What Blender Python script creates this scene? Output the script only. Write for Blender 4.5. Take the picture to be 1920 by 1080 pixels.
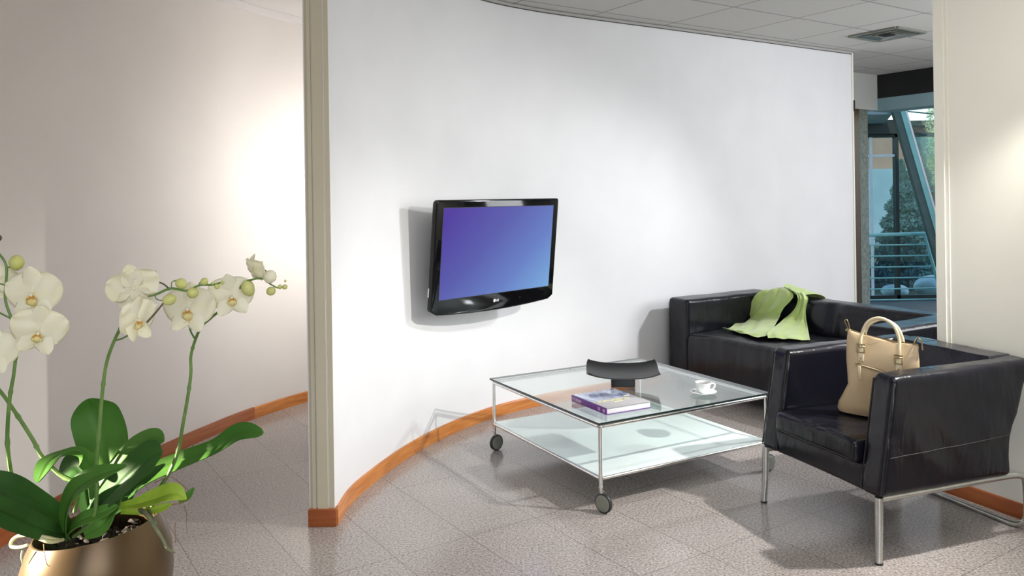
import bpy, bmesh, math, random
from mathutils import Vector, Matrix, noise
PI = math.pi; R = math.radians
S = bpy.context.scene
for o in list(bpy.data.objects): bpy.data.objects.remove(o)
C = S.collection

# ------------------------------------------------------------ camera
FPX, HCAM, ROLL = 1508.0, 1.4, R(.83)
cd = bpy.data.cameras.new('camera'); cam = bpy.data.objects.new('camera', cd); C.objects.link(cam)
cam.location = (0, 0, HCAM)
cam.rotation_euler = (Matrix.Rotation(R(90), 3, 'X') @ Matrix.Rotation(-ROLL, 3, 'Z')).to_euler()
cd.sensor_width = 36; cd.lens = 36*FPX/1920
cd.shift_x = 0; cd.shift_y = (371-540)/1920
cd.clip_start = .05; cd.clip_end = 200
S.camera = cam
# ------------------------------------------------------------ world
w = bpy.data.worlds.new('sky'); S.world = w; w.use_nodes = True
nt = w.node_tree; nt.nodes.clear()
sk = nt.nodes.new('ShaderNodeTexSky'); sk.sky_type = 'NISHITA'; sk.sun_disc = False
sk.sun_elevation = R(32); sk.sun_rotation = R(60)
bg = nt.nodes.new('ShaderNodeBackground'); bg.inputs[1].default_value = .32
ow = nt.nodes.new('ShaderNodeOutputWorld')
nt.links.new(sk.outputs[0], bg.inputs[0]); nt.links.new(bg.outputs[0], ow.inputs[0])
vs = S.view_settings
vs.view_transform = 'Standard'; vs.look = 'None'; vs.exposure = .12; vs.gamma = 1; vs.use_curve_mapping = False

# ------------------------------------------------------------ lights
def lamp(name, kind, loc, target, energy, color, size=.1, angle=100, blend=.5):
    l = bpy.data.lights.new(name, kind); l.energy = energy; l.color = color
    if kind == 'AREA': l.shape = 'SQUARE'; l.size = size
    else: l.shadow_soft_size = size
    if kind == 'SPOT': l.spot_size = R(angle); l.spot_blend = blend
    o = bpy.data.objects.new(name, l); C.objects.link(o); o.location = loc
    o.rotation_euler = (Vector(target)-Vector(loc)).to_track_quat('-Z', 'Y').to_euler()
    return o
lamp('studio_key_lamp', 'SPOT', (2.24, 3.10, 1.95), (.5, 3.7, .1), 200, (1, .97, .93), .03, 86, .7)
lamp('studio_lamp_by_sofa', 'SPOT', (3.3, 4.7, 2.2), (.2, 4.9, .2), 165, (.97, .98, 1), .07, 84, .8)
lamp('sofa_wall_fill', 'AREA', (4.6, 4.6, 1.7), (1.9, 6.4, 1.2), 64, (.93, .96, 1), 1.4)  # added fill inside the room to brighten the wall behind the sofa
lamp('corridor_lamp', 'SPOT', (-.38, 5.3, 1.5), (-1.5, 5.7, 1.4), 82, (1, .95, .93), .12, 155, 1)
lamp('plant_lamp', 'SPOT', (-2.10, 1.16, 1.02), (-.80, 1.40, .745), 700, (1, .90, .70), .010, 19, .25)
lamp('overhead_fill', 'AREA', (1.3, 2.1, 2.62), (1.3, 2.3, 0), 20, (1, .97, .93), 1.6)  # added soft overhead fill, not a known ceiling fitting
lamp('rear_fill', 'AREA', (.7, -1.6, 1.8), (.9, 4.5, 1.0), 52, (.97, .97, 1), 2.0)  # added unseen fill lamp behind the camera

sun = bpy.data.lights.new('sun', 'SUN'); sun.energy = 3.2; sun.color = (1, .92, .78); sun.angle = R(.6)
suno = bpy.data.objects.new('sun', sun); C.objects.link(suno); suno.rotation_euler = Vector((.42, .68, -.55)).to_track_quat('-Z', 'Y').to_euler()

# ------------------------------------------------------------ pixel <-> place helper (only used to read distances off the photograph)
def ray(px, py):
    u = px-960; v = py-371
    a = u*math.cos(ROLL)-v*math.sin(ROLL); b = u*math.sin(ROLL)+v*math.cos(ROLL)
    return Vector((a/FPX, 1, -b/FPX))
def atY(px, py, Y): return Vector((0, 0, HCAM))+ray(px, py)*Y
def atZ(px, py, z):
    d = ray(px, py); return Vector((0, 0, HCAM))+d*((z-HCAM)/d.z)
def atPlane(px, py, p0, n):
    d = ray(px, py); o = Vector((0, 0, HCAM)); t = (Vector(p0)-o).dot(n)/d.dot(n); return o+d*t

# ------------------------------------------------------------ materials
def pr(name, col, rough=.5, metal=0, spec=.5, coat=0, trans=0, emis=None, es=0, sheen=0, ior=1.45, sub=0):
    m = bpy.data.materials.new(name); m.use_nodes = True
    b = m.node_tree.nodes['Principled BSDF']
    b.inputs['Base Color'].default_value = (*col, 1); b.inputs['Roughness'].default_value = rough
    b.inputs['Metallic'].default_value = metal; b.inputs['Specular IOR Level'].default_value = spec
    b.inputs['Coat Weight'].default_value = coat; b.inputs['Transmission Weight'].default_value = trans
    b.inputs['IOR'].default_value = ior; b.inputs['Sheen Weight'].default_value = sheen
    if sub: b.inputs['Subsurface Weight'].default_value = sub; b.inputs['Subsurface Radius'].default_value = (.02, .015, .008)
    if emis: b.inputs['Emission Color'].default_value = (*emis, 1); b.inputs['Emission Strength'].default_value = es
    return m
def N(m, t, **k):
    n = m.node_tree.nodes.new(t)
    for a, v in k.items():
        if a.startswith('i_'):
            key = a[2:].replace('_', ' ')
            n.inputs[key].default_value = v
        else: setattr(n, a, v)
    return n
def L(m, a, b): m.node_tree.links.new(a, b)
def ramp(m, fac, stops):
    r = N(m, 'ShaderNodeValToRGB'); e = r.color_ramp.elements
    while len(e) < len(stops): e.new(.5)
    for i, (p, c) in enumerate(stops): e[i].position = p; e[i].color = (*c, 1)
    L(m, fac, r.inputs[0]); return r.outputs[0]
def bsdf(m): return m.node_tree.nodes['Principled BSDF']
def coords(m, scale=(1, 1, 1), rot=(0, 0, 0), loc=(0, 0, 0)):
    t = N(m, 'ShaderNodeTexCoord'); mp = N(m, 'ShaderNodeMapping')
    mp.inputs['Scale'].default_value = scale; mp.inputs['Rotation'].default_value = rot; mp.inputs['Location'].default_value = loc
    L(m, t.outputs['Object'], mp.inputs[0]); return mp.outputs[0]
def bump(m, h, strength=.2, dist=.01):
    b = N(m, 'ShaderNodeBump'); b.inputs['Strength'].default_value = strength; b.inputs['Distance'].default_value = dist
    L(m, h, b.inputs['Height']); L(m, b.outputs[0], bsdf(m).inputs['Normal'])
def noisy(name, c1, c2, scale=20, rough=.5, stretch=(1, 1, 1), bs=0, bd=.005, detail=4, **k):
    m = pr(name, c1, rough, **k)
    n = N(m, 'ShaderNodeTexNoise'); n.inputs['Scale'].default_value = scale; n.inputs['Detail'].default_value = detail
    L(m, coords(m, stretch), n.inputs['Vector'])
    L(m, ramp(m, n.outputs[0], [(.35, c1), (.65, c2)]), bsdf(m).inputs['Base Color'])
    if bs: bump(m, n.outputs[0], bs, bd)
    return m
def mixc(m, fac, a, b, mode='MIX'):
    x = N(m, 'ShaderNodeMix', data_type='RGBA', blend_type=mode)
    if isinstance(fac, float): x.inputs[0].default_value = fac
    else: L(m, fac, x.inputs[0])
    for i, v in ((6, a), (7, b)):
        if isinstance(v, tuple): x.inputs[i].default_value = (*v, 1)
        else: L(m, v, x.inputs[i])
    return x.outputs[2]

M = {}
M['wall'] = noisy('white_paint', (.80, .80, .81), (.83, .83, .84), 3, .55, bs=.03, bd=.002)
M['cream'] = noisy('cream_paint', (.87, .85, .75), (.89, .87, .77), 3, .5)
M['post'] = noisy('stone_coloured_paint', (.62, .57, .43), (.64, .59, .45), 4, .5)
M['corridor'] = noisy('corridor_paint', (.77, .735, .69), (.80, .765, .72), 2, .6)
# granite floor
m = M['floor'] = pr('polished_granite', (.4, .36, .34), .22, spec=.55)
a = N(m, 'ShaderNodeTexNoise'); a.inputs['Scale'].default_value = 108; a.inputs['Detail'].default_value = 6; a.inputs['Roughness'].default_value = .75
b = N(m, 'ShaderNodeTexVoronoi'); b.inputs['Scale'].default_value = 130
c = N(m, 'ShaderNodeTexNoise'); c.inputs['Scale'].default_value = 1.6
co = coords(m)
for n_ in (a, b, c): L(m, co, n_.inputs['Vector'])
base = ramp(m, a.outputs[0], [(.35, (.10, .085, .08)), (.46, (.33, .295, .275)), (.56, (.49, .44, .415)), (.68, (.70, .64, .60))])
spk = ramp(m, b.outputs['Distance'], [(.0, (.90, .88, .87)), (.4, (1, 1, 1)), (1, (1.0, 1.0, 1.0))])
base = mixc(m, 1.0, base, spk, 'MULTIPLY')
big = ramp(m, c.outputs[0], [(.3, (.92, .92, .92)), (.7, (1, 1, 1))])
base = mixc(m, 1.0, base, big, 'MULTIPLY')
br = N(m, 'ShaderNodeTexBrick'); br.offset = 0; br.squash = 1
for k_, v_ in (('Scale', 1), ('Mortar Size', .0016), ('Mortar Smooth', .3), ('Bias', 0), ('Brick Width', .335), ('Row Height', .67)): br.inputs[k_].default_value = v_
br.inputs['Color1'].default_value = (1, 1, 1, 1); br.inputs['Color2'].default_value = (.93, .93, .93, 1); br.inputs['Mortar'].default_value = (.38, .37, .36, 1)
L(m, coords(m, rot=(0, 0, -R(33.5)), loc=(-1.724+.05, -2.889, 0)), br.inputs['Vector'])
base = mixc(m, 1.0, base, br.outputs['Color'], 'MULTIPLY')
L(m, base, bsdf(m).inputs['Base Color'])
L(m, ramp(m, a.outputs[0], [(.3, (.22,)*3), (.7, (.13,)*3)]), bsdf(m).inputs['Roughness'])
# ceiling tiles
m = M['tiles'] = pr('mineral_ceiling_tiles', (.6, .59, .56), .8)
br = N(m, 'ShaderNodeTexBrick'); br.offset = 0
for k_, v_ in (('Scale', 1), ('Mortar Size', .009), ('Mortar Smooth', .2), ('Bias', 0), ('Brick Width', .68), ('Row Height', .565)): br.inputs[k_].default_value = v_
br.inputs['Color1'].default_value = (.55, .54, .51, 1); br.inputs['Color2'].default_value = (.53, .52, .495, 1); br.inputs['Mortar'].default_value = (.30, .295, .285, 1)
L(m, coords(m, rot=(0, 0, -R(33.3)), loc=(-4.973, -3.745, 0)), br.inputs['Vector'])
L(m, br.outputs['Color'], bsdf(m).inputs['Base Color'])
M['smooth_ceiling'] = noisy('plain_ceiling_paint', (.80, .78, .76), (.82, .80, .78), 2, .7)
# wood baseboard
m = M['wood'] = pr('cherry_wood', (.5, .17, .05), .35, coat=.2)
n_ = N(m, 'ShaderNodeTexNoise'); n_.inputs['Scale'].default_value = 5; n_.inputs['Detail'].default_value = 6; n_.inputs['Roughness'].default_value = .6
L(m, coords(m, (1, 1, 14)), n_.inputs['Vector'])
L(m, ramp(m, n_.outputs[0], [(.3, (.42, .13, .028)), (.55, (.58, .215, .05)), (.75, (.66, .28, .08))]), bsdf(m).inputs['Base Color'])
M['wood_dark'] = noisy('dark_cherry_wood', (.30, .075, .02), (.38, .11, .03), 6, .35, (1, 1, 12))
M['door_brown'] = noisy('dark_brown_frame', (.020, .006, .004), (.032, .010, .006), 8, .4)
M['trim_grey'] = noisy('ceiling_trim_paint', (.42, .41, .39), (.45, .44, .42), 8, .6)
M['chrome'] = noisy('brushed_chrome', (.78, .77, .75), (.70, .69, .67), 30, .18, metal=1)
M['satin'] = noisy('satin_steel', (.62, .63, .60), (.55, .56, .53), 40, .33, metal=1)
M['rubber'] = noisy('black_rubber', (.02, .02, .02), (.03, .03, .03), 30, .5)
M['wheel_grey'] = noisy('grey_plastic', (.20, .21, .175), (.23, .24, .20), 20, .45)
def leather(name, c1, c2, rough, seed=0):
    m = pr(name, c1, rough, spec=.42)
    n1 = N(m, 'ShaderNodeTexNoise'); n1.inputs['Scale'].default_value = 3.2; n1.inputs['Detail'].default_value = 2; n1.inputs['Distortion'].default_value = .6
    n2 = N(m, 'ShaderNodeTexVoronoi'); n2.inputs['Scale'].default_value = 420
    n3 = N(m, 'ShaderNodeTexNoise'); n3.inputs['Scale'].default_value = 17; n3.inputs['Detail'].default_value = 3; n3.inputs['Distortion'].default_value = 1.0
    cc = coords(m, loc=(seed, 0, 0)); L(m, cc, n1.inputs['Vector']); L(m, cc, n2.inputs['Vector'])
    L(m, coords(m, (1, 1, .3), (0, R(25), 0), (seed, 1, 0)), n3.inputs['Vector'])
    L(m, ramp(m, n1.outputs[0], [(.2, c1), (.8, c2)]), bsdf(m).inputs['Base Color'])
    b1 = N(m, 'ShaderNodeBump'); b1.inputs['Strength'].default_value = .05; b1.inputs['Distance'].default_value = .0008; L(m, n2.outputs['Distance'], b1.inputs['Height'])
    b2 = N(m, 'ShaderNodeBump'); b2.inputs['Strength'].default_value = .5; b2.inputs['Distance'].default_value = .03; L(m, n1.outputs[0], b2.inputs['Height']); L(m, b1.outputs[0], b2.inputs['Normal'])
    b3 = N(m, 'ShaderNodeBump'); b3.inputs['Strength'].default_value = .30; b3.inputs['Distance'].default_value = .010; L(m, n3.outputs[0], b3.inputs['Height']); L(m, b2.outputs[0], b3.inputs['Normal'])
    L(m, b3.outputs[0], bsdf(m).inputs['Normal'])
    return m
M['leather'] = leather('black_leather', (.005, .005, .009), (.007, .007, .012), .24)
M['leather_sofa'] = leather('black_sofa_leather', (.006, .006, .010), (.009, .009, .014), .28, 5)
M['piping'] = pr('worn_leather_piping', (.026, .025, .022), .4)
M['seam'] = pr('leather_seam', (.02, .02, .02), .6)
# glass
def glass(name, col, rough=0, mixt=.9, ior=1.5):
    """thin sheet: mostly clear, mirror-like at grazing angles"""
    m = bpy.data.materials.new(name); m.use_nodes = True; t = m.node_tree; t.nodes.clear()
    out = t.nodes.new('ShaderNodeOutputMaterial'); tr = t.nodes.new('ShaderNodeBsdfTransparent'); tr.inputs[0].default_value = (*col, 1)
    gl = t.nodes.new('ShaderNodeBsdfGlossy'); gl.inputs['Roughness'].default_value = rough; gl.inputs[0].default_value = (.95, .97, .97, 1)
    # Schlick reflectance of an air/glass surface, the same from either side
    lw = t.nodes.new('ShaderNodeLayerWeight'); lw.inputs[0].default_value = .5
    pw = t.nodes.new('ShaderNodeMath'); pw.operation = 'POWER'; pw.inputs[1].default_value = 5
    ma = t.nodes.new('ShaderNodeMath'); ma.operation = 'MULTIPLY_ADD'; ma.inputs[1].default_value = .96; ma.inputs[2].default_value = .05
    t.links.new(lw.outputs['Facing'], pw.inputs[0]); t.links.new(pw.outputs[0], ma.inputs[0])
    mx = t.nodes.new('ShaderNodeMixShader')
    t.links.new(ma.outputs[0], mx.inputs[0]); t.links.new(tr.outputs[0], mx.inputs[1]); t.links.new(gl.outputs[0], mx.inputs[2]); t.links.new(mx.outputs[0], out.inputs[0])
    return m
M['glass'] = glass('clear_glass', (.94, .97, .96), 0)
M['window_glass'] = glass('tinted_window_glass', (.68, .86, .90), 0)
M['glass_edge'] = pr('dark_glass_edge', (.012, .022, .022), .15)
M['frosted'] = noisy('frosted_glass', (.70, .79, .77), (.72, .81, .79), 3, .28, spec=.5)
# television
M['tv_gloss'] = pr('gloss_black_plastic', (.004, .004, .005), .07, spec=.42)
M['tv_grey'] = noisy('dark_grey_plastic', (.012, .013, .014), (.018, .018, .02), 20, .4)
m = M['screen'] = pr('lit_screen', (.01, .01, .01), .25, spec=.2)
t_ = N(m, 'ShaderNodeTexCoord'); sp = N(m, 'ShaderNodeSeparateXYZ'); L(m, t_.outputs['Object'], sp.inputs[0])
f1 = N(m, 'ShaderNodeMath', operation='MULTIPLY_ADD'); f1.inputs[1].default_value = .70; f1.inputs[2].default_value = .48; L(m, sp.outputs['X'], f1.inputs[0])
f2 = N(m, 'ShaderNodeMath', operation='MULTIPLY_ADD'); f2.inputs[1].default_value = -.85; L(m, sp.outputs['Z'], f2.inputs[0]); L(m, f1.outputs[0], f2.inputs[2])
L(m, ramp(m, f2.outputs[0], [(0, (.062, .030, .30)), (.35, (.085, .090, .37)), (.68, (.12, .19, .50)), (1, (.17, .36, .66))]), bsdf(m).inputs['Emission Color'])
bsdf(m).inputs['Emission Strength'].default_value = 1.0
M['white_mark'] = pr('white_print', (.8, .8, .8), .5)
M['bowl'] = noisy('matt_black_ceramic', (.004, .004, .005), (.006, .006, .007), 12, .38)
M['china'] = noisy('white_china', (.86, .88, .87), (.88, .9, .89), 5, .12, coat=.4)
M['coffee'] = pr('coffee', (.05, .02, .01), .1)
M['purple'] = noisy('purple_cover', (.12, .02, .22), (.14, .025, .25), 10, .3)
M['pages'] = noisy('book_pages', (.82, .82, .83), (.74, .74, .76), 4, .7, (1, 1, 160))
m = M['cover'] = pr('grey_blue_cover_art', (.4, .4, .45), .2, coat=.4)
wv = N(m, 'ShaderNodeTexNoise'); wv.inputs['Scale'].default_value = 7; wv.inputs['Detail'].default_value = 5; wv.inputs['Distortion'].default_value = 1.2
L(m, coords(m, (1.6, .7, 1), (0, 0, .5)), wv.inputs['Vector'])
art = ramp(m, wv.outputs[0], [(.35, (.16, .17, .26)), (.5, (.30, .36, .56)), (.58, (.62, .68, .82)), (.7, (.30, .28, .36))])
t_ = N(m, 'ShaderNodeTexCoord'); sp = N(m, 'ShaderNodeSeparateXYZ'); L(m, t_.outputs['Object'], sp.inputs[0])
msk = ramp(m, sp.outputs['Y'], [(.125, (0, 0, 0)), (.155, (1, 1, 1))])
L(m, mixc(m, msk, (.36, .35, .36), art), bsdf(m).inputs['Base Color'])
M['yellow_ink'] = pr('pale_yellow_ink', (.85, .82, .40), .5)
M['pink_ink'] = pr('pale_pink_ink', (.72, .50, .66), .5)
# scarf / bag
m = M['scarf'] = noisy('green_silk', (.40, .52, .16), (.48, .60, .22), 9, .5, bs=.2, sheen=.4)
M['bag'] = noisy('beige_leather', (.50, .375, .225), (.56, .43, .27), 9, .5, bs=.25, bd=.004)
M['bag_handle'] = noisy('pale_rolled_leather', (.66, .56, .36), (.74, .64, .44), 30, .45)
M['bag_trim'] = pr('brown_stitching', (.22, .13, .06), .6)
M['brass'] = noisy('antique_brass', (.45, .36, .20), (.55, .45, .26), 40, .3, metal=1)
# plant
def petalm(name, c1, c2, tr=.22):
    m = pr(name, c1, .5)
    n = N(m, 'ShaderNodeTexNoise'); n.inputs['Scale'].default_value = 30; L(m, coords(m), n.inputs['Vector'])
    colr = ramp(m, n.outputs[0], [(.3, c1), (.7, c2)]); L(m, colr, bsdf(m).inputs['Base Color'])
    t = m.node_tree; tl = t.nodes.new('ShaderNodeBsdfTranslucent'); mx = t.nodes.new('ShaderNodeMixShader'); mx.inputs[0].default_value = tr
    L(m, colr, tl.inputs[0]); out = t.nodes['Material Output']
    L(m, bsdf(m).outputs[0], mx.inputs[1]); L(m, tl.outputs[0], mx.inputs[2]); L(m, mx.outputs[0], out.inputs[0]); return m
M['petal'] = petalm('cream_petal', (.97, .92, .68), (.98, .95, .78))
M['lip'] = petalm('yellow_lip', (.95, .78, .30), (.95, .88, .50))
M['lip_dark'] = noisy('orange_lip_centre', (.70, .28, .04), (.80, .42, .08), 60, .5)
M['bud'] = noisy('yellow_green_bud', (.55, .56, .16), (.66, .66, .26), 30, .45)
M['stem'] = noisy('green_stem', (.10, .20, .04), (.17, .28, .07), 25, .45)
M['twig'] = noisy('brown_twig', (.06, .045, .03), (.12, .10, .05), 60, .6)
def leafm(name, c1, c2):
    m = noisy(name, c1, c2, 6, .5, (1, 1, 1), spec=.22); return m
M['leaf'] = leafm('dark_green_leaf', (.022, .075, .014), (.045, .13, .022))
M['leaf_mid'] = leafm('mid_green_leaf', (.05, .15, .02), (.09, .22, .035))
M['leaf_lime'] = petalm('lime_leaf', (.42, .60, .06), (.56, .72, .10), .4)
M['bark'] = noisy('orchid_bark', (.010, .006, .004), (.028, .017, .010), 50, .8, bs=.5, bd=.01)
M['root'] = noisy('grey_green_root', (.12, .13, .07), (.22, .22, .12), 60, .7)
M['root_pale'] = noisy('pale_root', (.62, .58, .28), (.72, .68, .40), 40, .6)
M['root_brown'] = noisy('dry_brown_root', (.20, .10, .045), (.28, .15, .07), 40, .7)
m = M['pot'] = noisy('bronze_glaze', (.115, .070, .032), (.145, .092, .042), 5, .33, metal=.4, bs=.05)
M['pedestal'] = noisy('walnut_wood', (.14, .07, .035), (.2, .1, .05), 6, .4, (1, 1, 8))
# beyond the wall
M['teal'] = noisy('teal_painted_steel', (.17, .46, .48), (.21, .52, .54), 8, .35)
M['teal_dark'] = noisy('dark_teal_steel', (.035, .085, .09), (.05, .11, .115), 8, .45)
M['teal_slab'] = noisy('pale_teal_render', (.26, .42, .47), (.30, .46, .51), 4, .7)
M['lintel'] = noisy('dark_green_black_steel', (.012, .018, .017), (.018, .026, .024), 6, .5)
M['bulkhead'] = noisy('shaded_bulkhead_white', (.60, .60, .56), (.63, .63, .59), 4, .6)  # the white wall paint greyed, shade on the bulkhead put into the colour
M['black'] = noisy('black_panel', (.006, .006, .007), (.01, .01, .012), 6, .5)
M['concrete'] = noisy('exposed_concrete', (.15, .18, .16), (.25, .28, .25), 30, .85, bs=.2)
M['alu'] = noisy('white_aluminium', (.7, .78, .8), (.76, .82, .84), 6, .3)
M['terracotta'] = noisy('terracotta_render', (.38, .15, .10), (.46, .22, .16), 1.2, .9)
M['haze_blue'] = noisy('haze_blue_paint', (.30, .36, .42), (.40, .46, .52), .8, .9)  # bluish haze in front of the house put into a band's colour
M['ground'] = noisy('garden_soil_and_grass', (.05, .07, .04), (.12, .13, .07), 4, .95, bs=.3)
M['terrace'] = noisy('dark_terrace_slab', (.04, .045, .045), (.06, .065, .06), 8, .7)
M['rock'] = noisy('pale_rock', (.55, .57, .55), (.75, .76, .73), 6, .9, bs=.5, bd=.03)
M['conifer'] = noisy('blue_green_needles', (.05, .09, .10), (.12, .19, .20), 12, .8)
M['sunlit'] = noisy('sun_tinted_foliage', (.50, .46, .20), (.72, .62, .34), 10, .8)  # yellow of the sunlight on the tree is put into this foliage colour
M['trunk'] = noisy('tree_bark', (.05, .04, .03), (.09, .07, .05), 12, .9)

# ------------------------------------------------------------ mesh helpers
def finish(me, bm, mat, ang=38, smooth=True):
    bmesh.ops.recalc_face_normals(bm, faces=bm.faces)
    if smooth:
        for f in bm.faces: f.smooth = True
        for e in bm.edges:
            if len(e.link_faces) == 2 and e.calc_face_angle(0) > R(ang): e.smooth = False
    bm.to_mesh(me); bm.free(); me.materials.append(mat)
def root_of(o):
    while o.parent: o = o.parent
    return o
def rmat(o):
    r = root_of(o); return Matrix.LocRotScale(r.location, r.rotation_euler, r.scale)
def obj(name, bm, mat, parent=None, world=False, ang=38, label=None, smooth=True):
    if world and parent: bm.transform(rmat(parent).inverted())
    me = bpy.data.meshes.new(name); finish(me, bm, mat, ang, smooth)
    o = bpy.data.objects.new(name, me); C.objects.link(o)
    if parent: o.parent = parent
    if label: o['label'] = label
    return o
def thing(name, label, cat, loc=(0, 0, 0), rz=0, group=None):
    o = bpy.data.objects.new(name, None); C.objects.link(o); o.empty_display_size = .05
    o.location = loc; o.rotation_euler = (0, 0, rz); o['label'] = label; o['category'] = cat
    if group: o['group'] = group
    return o
def tag(o, label, cat, group=None, kind=None):
    o['label'] = label; o['category'] = cat
    if group: o['group'] = group
    if kind: o['kind'] = kind
    return o
def struct(name, bm, mat, parent=None, ang=38, smooth=True, label=None):
    o = obj(name, bm, mat, parent, ang=ang, smooth=smooth)
    if not parent: o['kind'] = 'structure'
    if label: o['label'] = label
    return o
def B(): return bmesh.new()
def box(bm, x0, x1, y0, y1, z0, z1, bev=0, mat=None):
    r = bmesh.ops.create_cube(bm, size=1)
    vs_ = r['verts']
    for v in vs_: v.co = Vector((x0+(v.co.x+.5)*(x1-x0), y0+(v.co.y+.5)*(y1-y0), z0+(v.co.z+.5)*(z1-z0)))
    if bev:
        es = list({e for v in vs_ for e in v.link_edges})
        res = bmesh.ops.bevel(bm, geom=es, offset=bev, segments=3, affect='EDGES', profile=.5)
        vs_ = list({v for f in res['faces'] for v in f.verts} | {v for v in vs_ if v.is_valid})
    if mat: bmesh.ops.transform(bm, matrix=mat, verts=vs_)
    return vs_
def crom(pts, n=8, closed=False):
    P = [Vector(p) for p in pts]; out = []
    m = len(P)
    rng = range(m if closed else m-1)
    for i in rng:
        if closed: a, b, c, d = P[(i-1) % m], P[i], P[(i+1) % m], P[(i+2) % m]
        else:
            b, c = P[i], P[i+1]; a = P[i-1] if i else b*2-c; d = P[i+2] if i+2 < m else c*2-b
        for k in range(n):
            t = k/n
            out.append(.5*((2*b)+(c-a)*t+(2*a-5*b+4*c-d)*t*t+(3*b-a-3*c+d)*t**3))
    if not closed: out.append(P[-1])
    return out
def tube(bm, pts, r, seg=10, closed=False, caps=True):
    P = [Vector(p) for p in pts]; n = len(P)
    rr = r if hasattr(r, '__len__') else [r]*n
    rings = []; up = None
    for i, p in enumerate(P):
        if closed: t = P[(i+1) % n]-P[i-1]
        else: t = P[min(i+1, n-1)]-P[max(i-1, 0)]
        if t.length < 1e-9: t = Vector((0, 0, 1))
        t.normalize()
        if up is None:
            up = Vector((0, 0, 1)) if abs(t.z) < .9 else Vector((1, 0, 0))
        up = (up-t*up.dot(t)).normalized(); s = t.cross(up)
        rad = rr[min(int(i*len(rr)/n), len(rr)-1)] if len(rr) != n else rr[i]
        rings.append([bm.verts.new(p+(up*math.cos(2*PI*k/seg)+s*math.sin(2*PI*k/seg))*rad) for k in range(seg)])
    m = n if closed else n-1
    for i in range(m):
        a, b = rings[i], rings[(i+1) % n]
        for k in range(seg): bm.faces.new((a[k], a[(k+1) % seg], b[(k+1) % seg], b[k]))
    if caps and not closed:
        bm.faces.new(rings[0]); bm.faces.new(rings[-1])
def lathe(bm, prof, seg=32, center=(0, 0, 0), mat=None, fn=None):
    rings = []; c = Vector(center); new = []
    for (r, z) in prof:
        if r < 1e-6:
            v = bm.verts.new(c+Vector((0, 0, z))); rings.append([v]); new.append(v)
        else:
            ring = [bm.verts.new(c+Vector((r*math.cos(2*PI*k/seg), r*math.sin(2*PI*k/seg), z))) for k in range(seg)]
            rings.append(ring); new += ring
    for a, b in zip(rings, rings[1:]):
        for k in range(seg):
            k2 = (k+1) % seg
            q = [a[k % len(a)], a[k2 % len(a)], b[k2 % len(b)], b[k % len(b)]]
            q = list(dict.fromkeys(q))
            if len(q) > 2: bm.faces.new(q)
    if fn:
        for v in new: v.co = fn(v.co)
    if mat: bmesh.ops.transform(bm, matrix=mat, verts=new)
    return new
def axis_vals(h, r, k, m):
    a = [-h + r - r*math.tan(PI/4*(1-i/k)) for i in range(k)]
    b = [-h+r+(2*h-2*r)*i/m for i in range(m+1)]
    return a+b+[-x for x in reversed(a)]
def softbox(bm, x0, x1, y0, y1, z0, z1, r=.03, k=3, cell=.04, warp=None):
    """rounded box made of a dense grid so that it can be warped and wrinkled"""
    cs = ((x0+x1)/2, (y0+y1)/2, (z0+z1)/2); hs = ((x1-x0)/2, (y1-y0)/2, (z1-z0)/2)
    A = [axis_vals(h, r, k, max(1, int(2*h/cell))) for h in hs]
    cache = {}
    def V(i, j, l):
        key = (i, j, l)
        if key in cache: return cache[key]
        p = Vector((A[0][i], A[1][j], A[2][l]))
        q = Vector([max(-(hs[n]-r), min(hs[n]-r, p[n])) for n in range(3)])
        d = p-q
        if d.length > 1e-9: p = q+d.normalized()*r
        p += Vector(cs)
        if warp: p = warp(p)
        cache[key] = bm.verts.new(p); return cache[key]
    nx, ny, nz = (len(a)-1 for a in A)
    def face(*v):
        v = list(dict.fromkeys(v))
        if len(v) > 2: bm.faces.new(v)
    for i in range(nx):
        for j in range(ny):
            face(V(i, j, 0), V(i, j+1, 0), V(i+1, j+1, 0), V(i+1, j, 0)); face(V(i, j, nz), V(i+1, j, nz), V(i+1, j+1, nz), V(i, j+1, nz))
    for i in range(nx):
        for l in range(nz):
            face(V(i, 0, l), V(i+1, 0, l), V(i+1, 0, l+1), V(i, 0, l+1)); face(V(i, ny, l), V(i, ny, l+1), V(i+1, ny, l+1), V(i+1, ny, l))
    for j in range(ny):
        for l in range(nz):
            face(V(0, j, l), V(0, j, l+1), V(0, j+1, l+1), V(0, j+1, l)); face(V(nx, j, l), V(nx, j+1, l), V(nx, j+1, l+1), V(nx, j, l+1))
def gridsurf(bm, rows, thick=0):
    g = [[bm.verts.new(p) for p in r] for r in rows]
    fs = []
    for a, b in zip(g, g[1:]):
        for k in range(len(a)-1): fs.append(bm.faces.new((a[k], a[k+1], b[k+1], b[k])))
    if thick:
        bmesh.ops.recalc_face_normals(bm, faces=bm.faces)
        bmesh.ops.solidify(bm, geom=fs, thickness=thick)
def prism(bm, poly, z0, z1):
    a = [bm.verts.new((x, y, z0)) for x, y in poly]; b = [bm.verts.new((x, y, z1)) for x, y in poly]
    bm.faces.new(a[::-1]); bm.faces.new(b); n = len(poly)
    for i in range(n): bm.faces.new((a[i], a[(i+1) % n], b[(i+1) % n], b[i]))
def offset(path, d):
    out = []
    for i, p in enumerate(path):
        t = (path[min(i+1, len(path)-1)]-path[max(i-1, 0)]); t.z = 0; t.normalize()
        out.append(p+Vector((-t.y, t.x, 0))*d)
    return out
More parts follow.
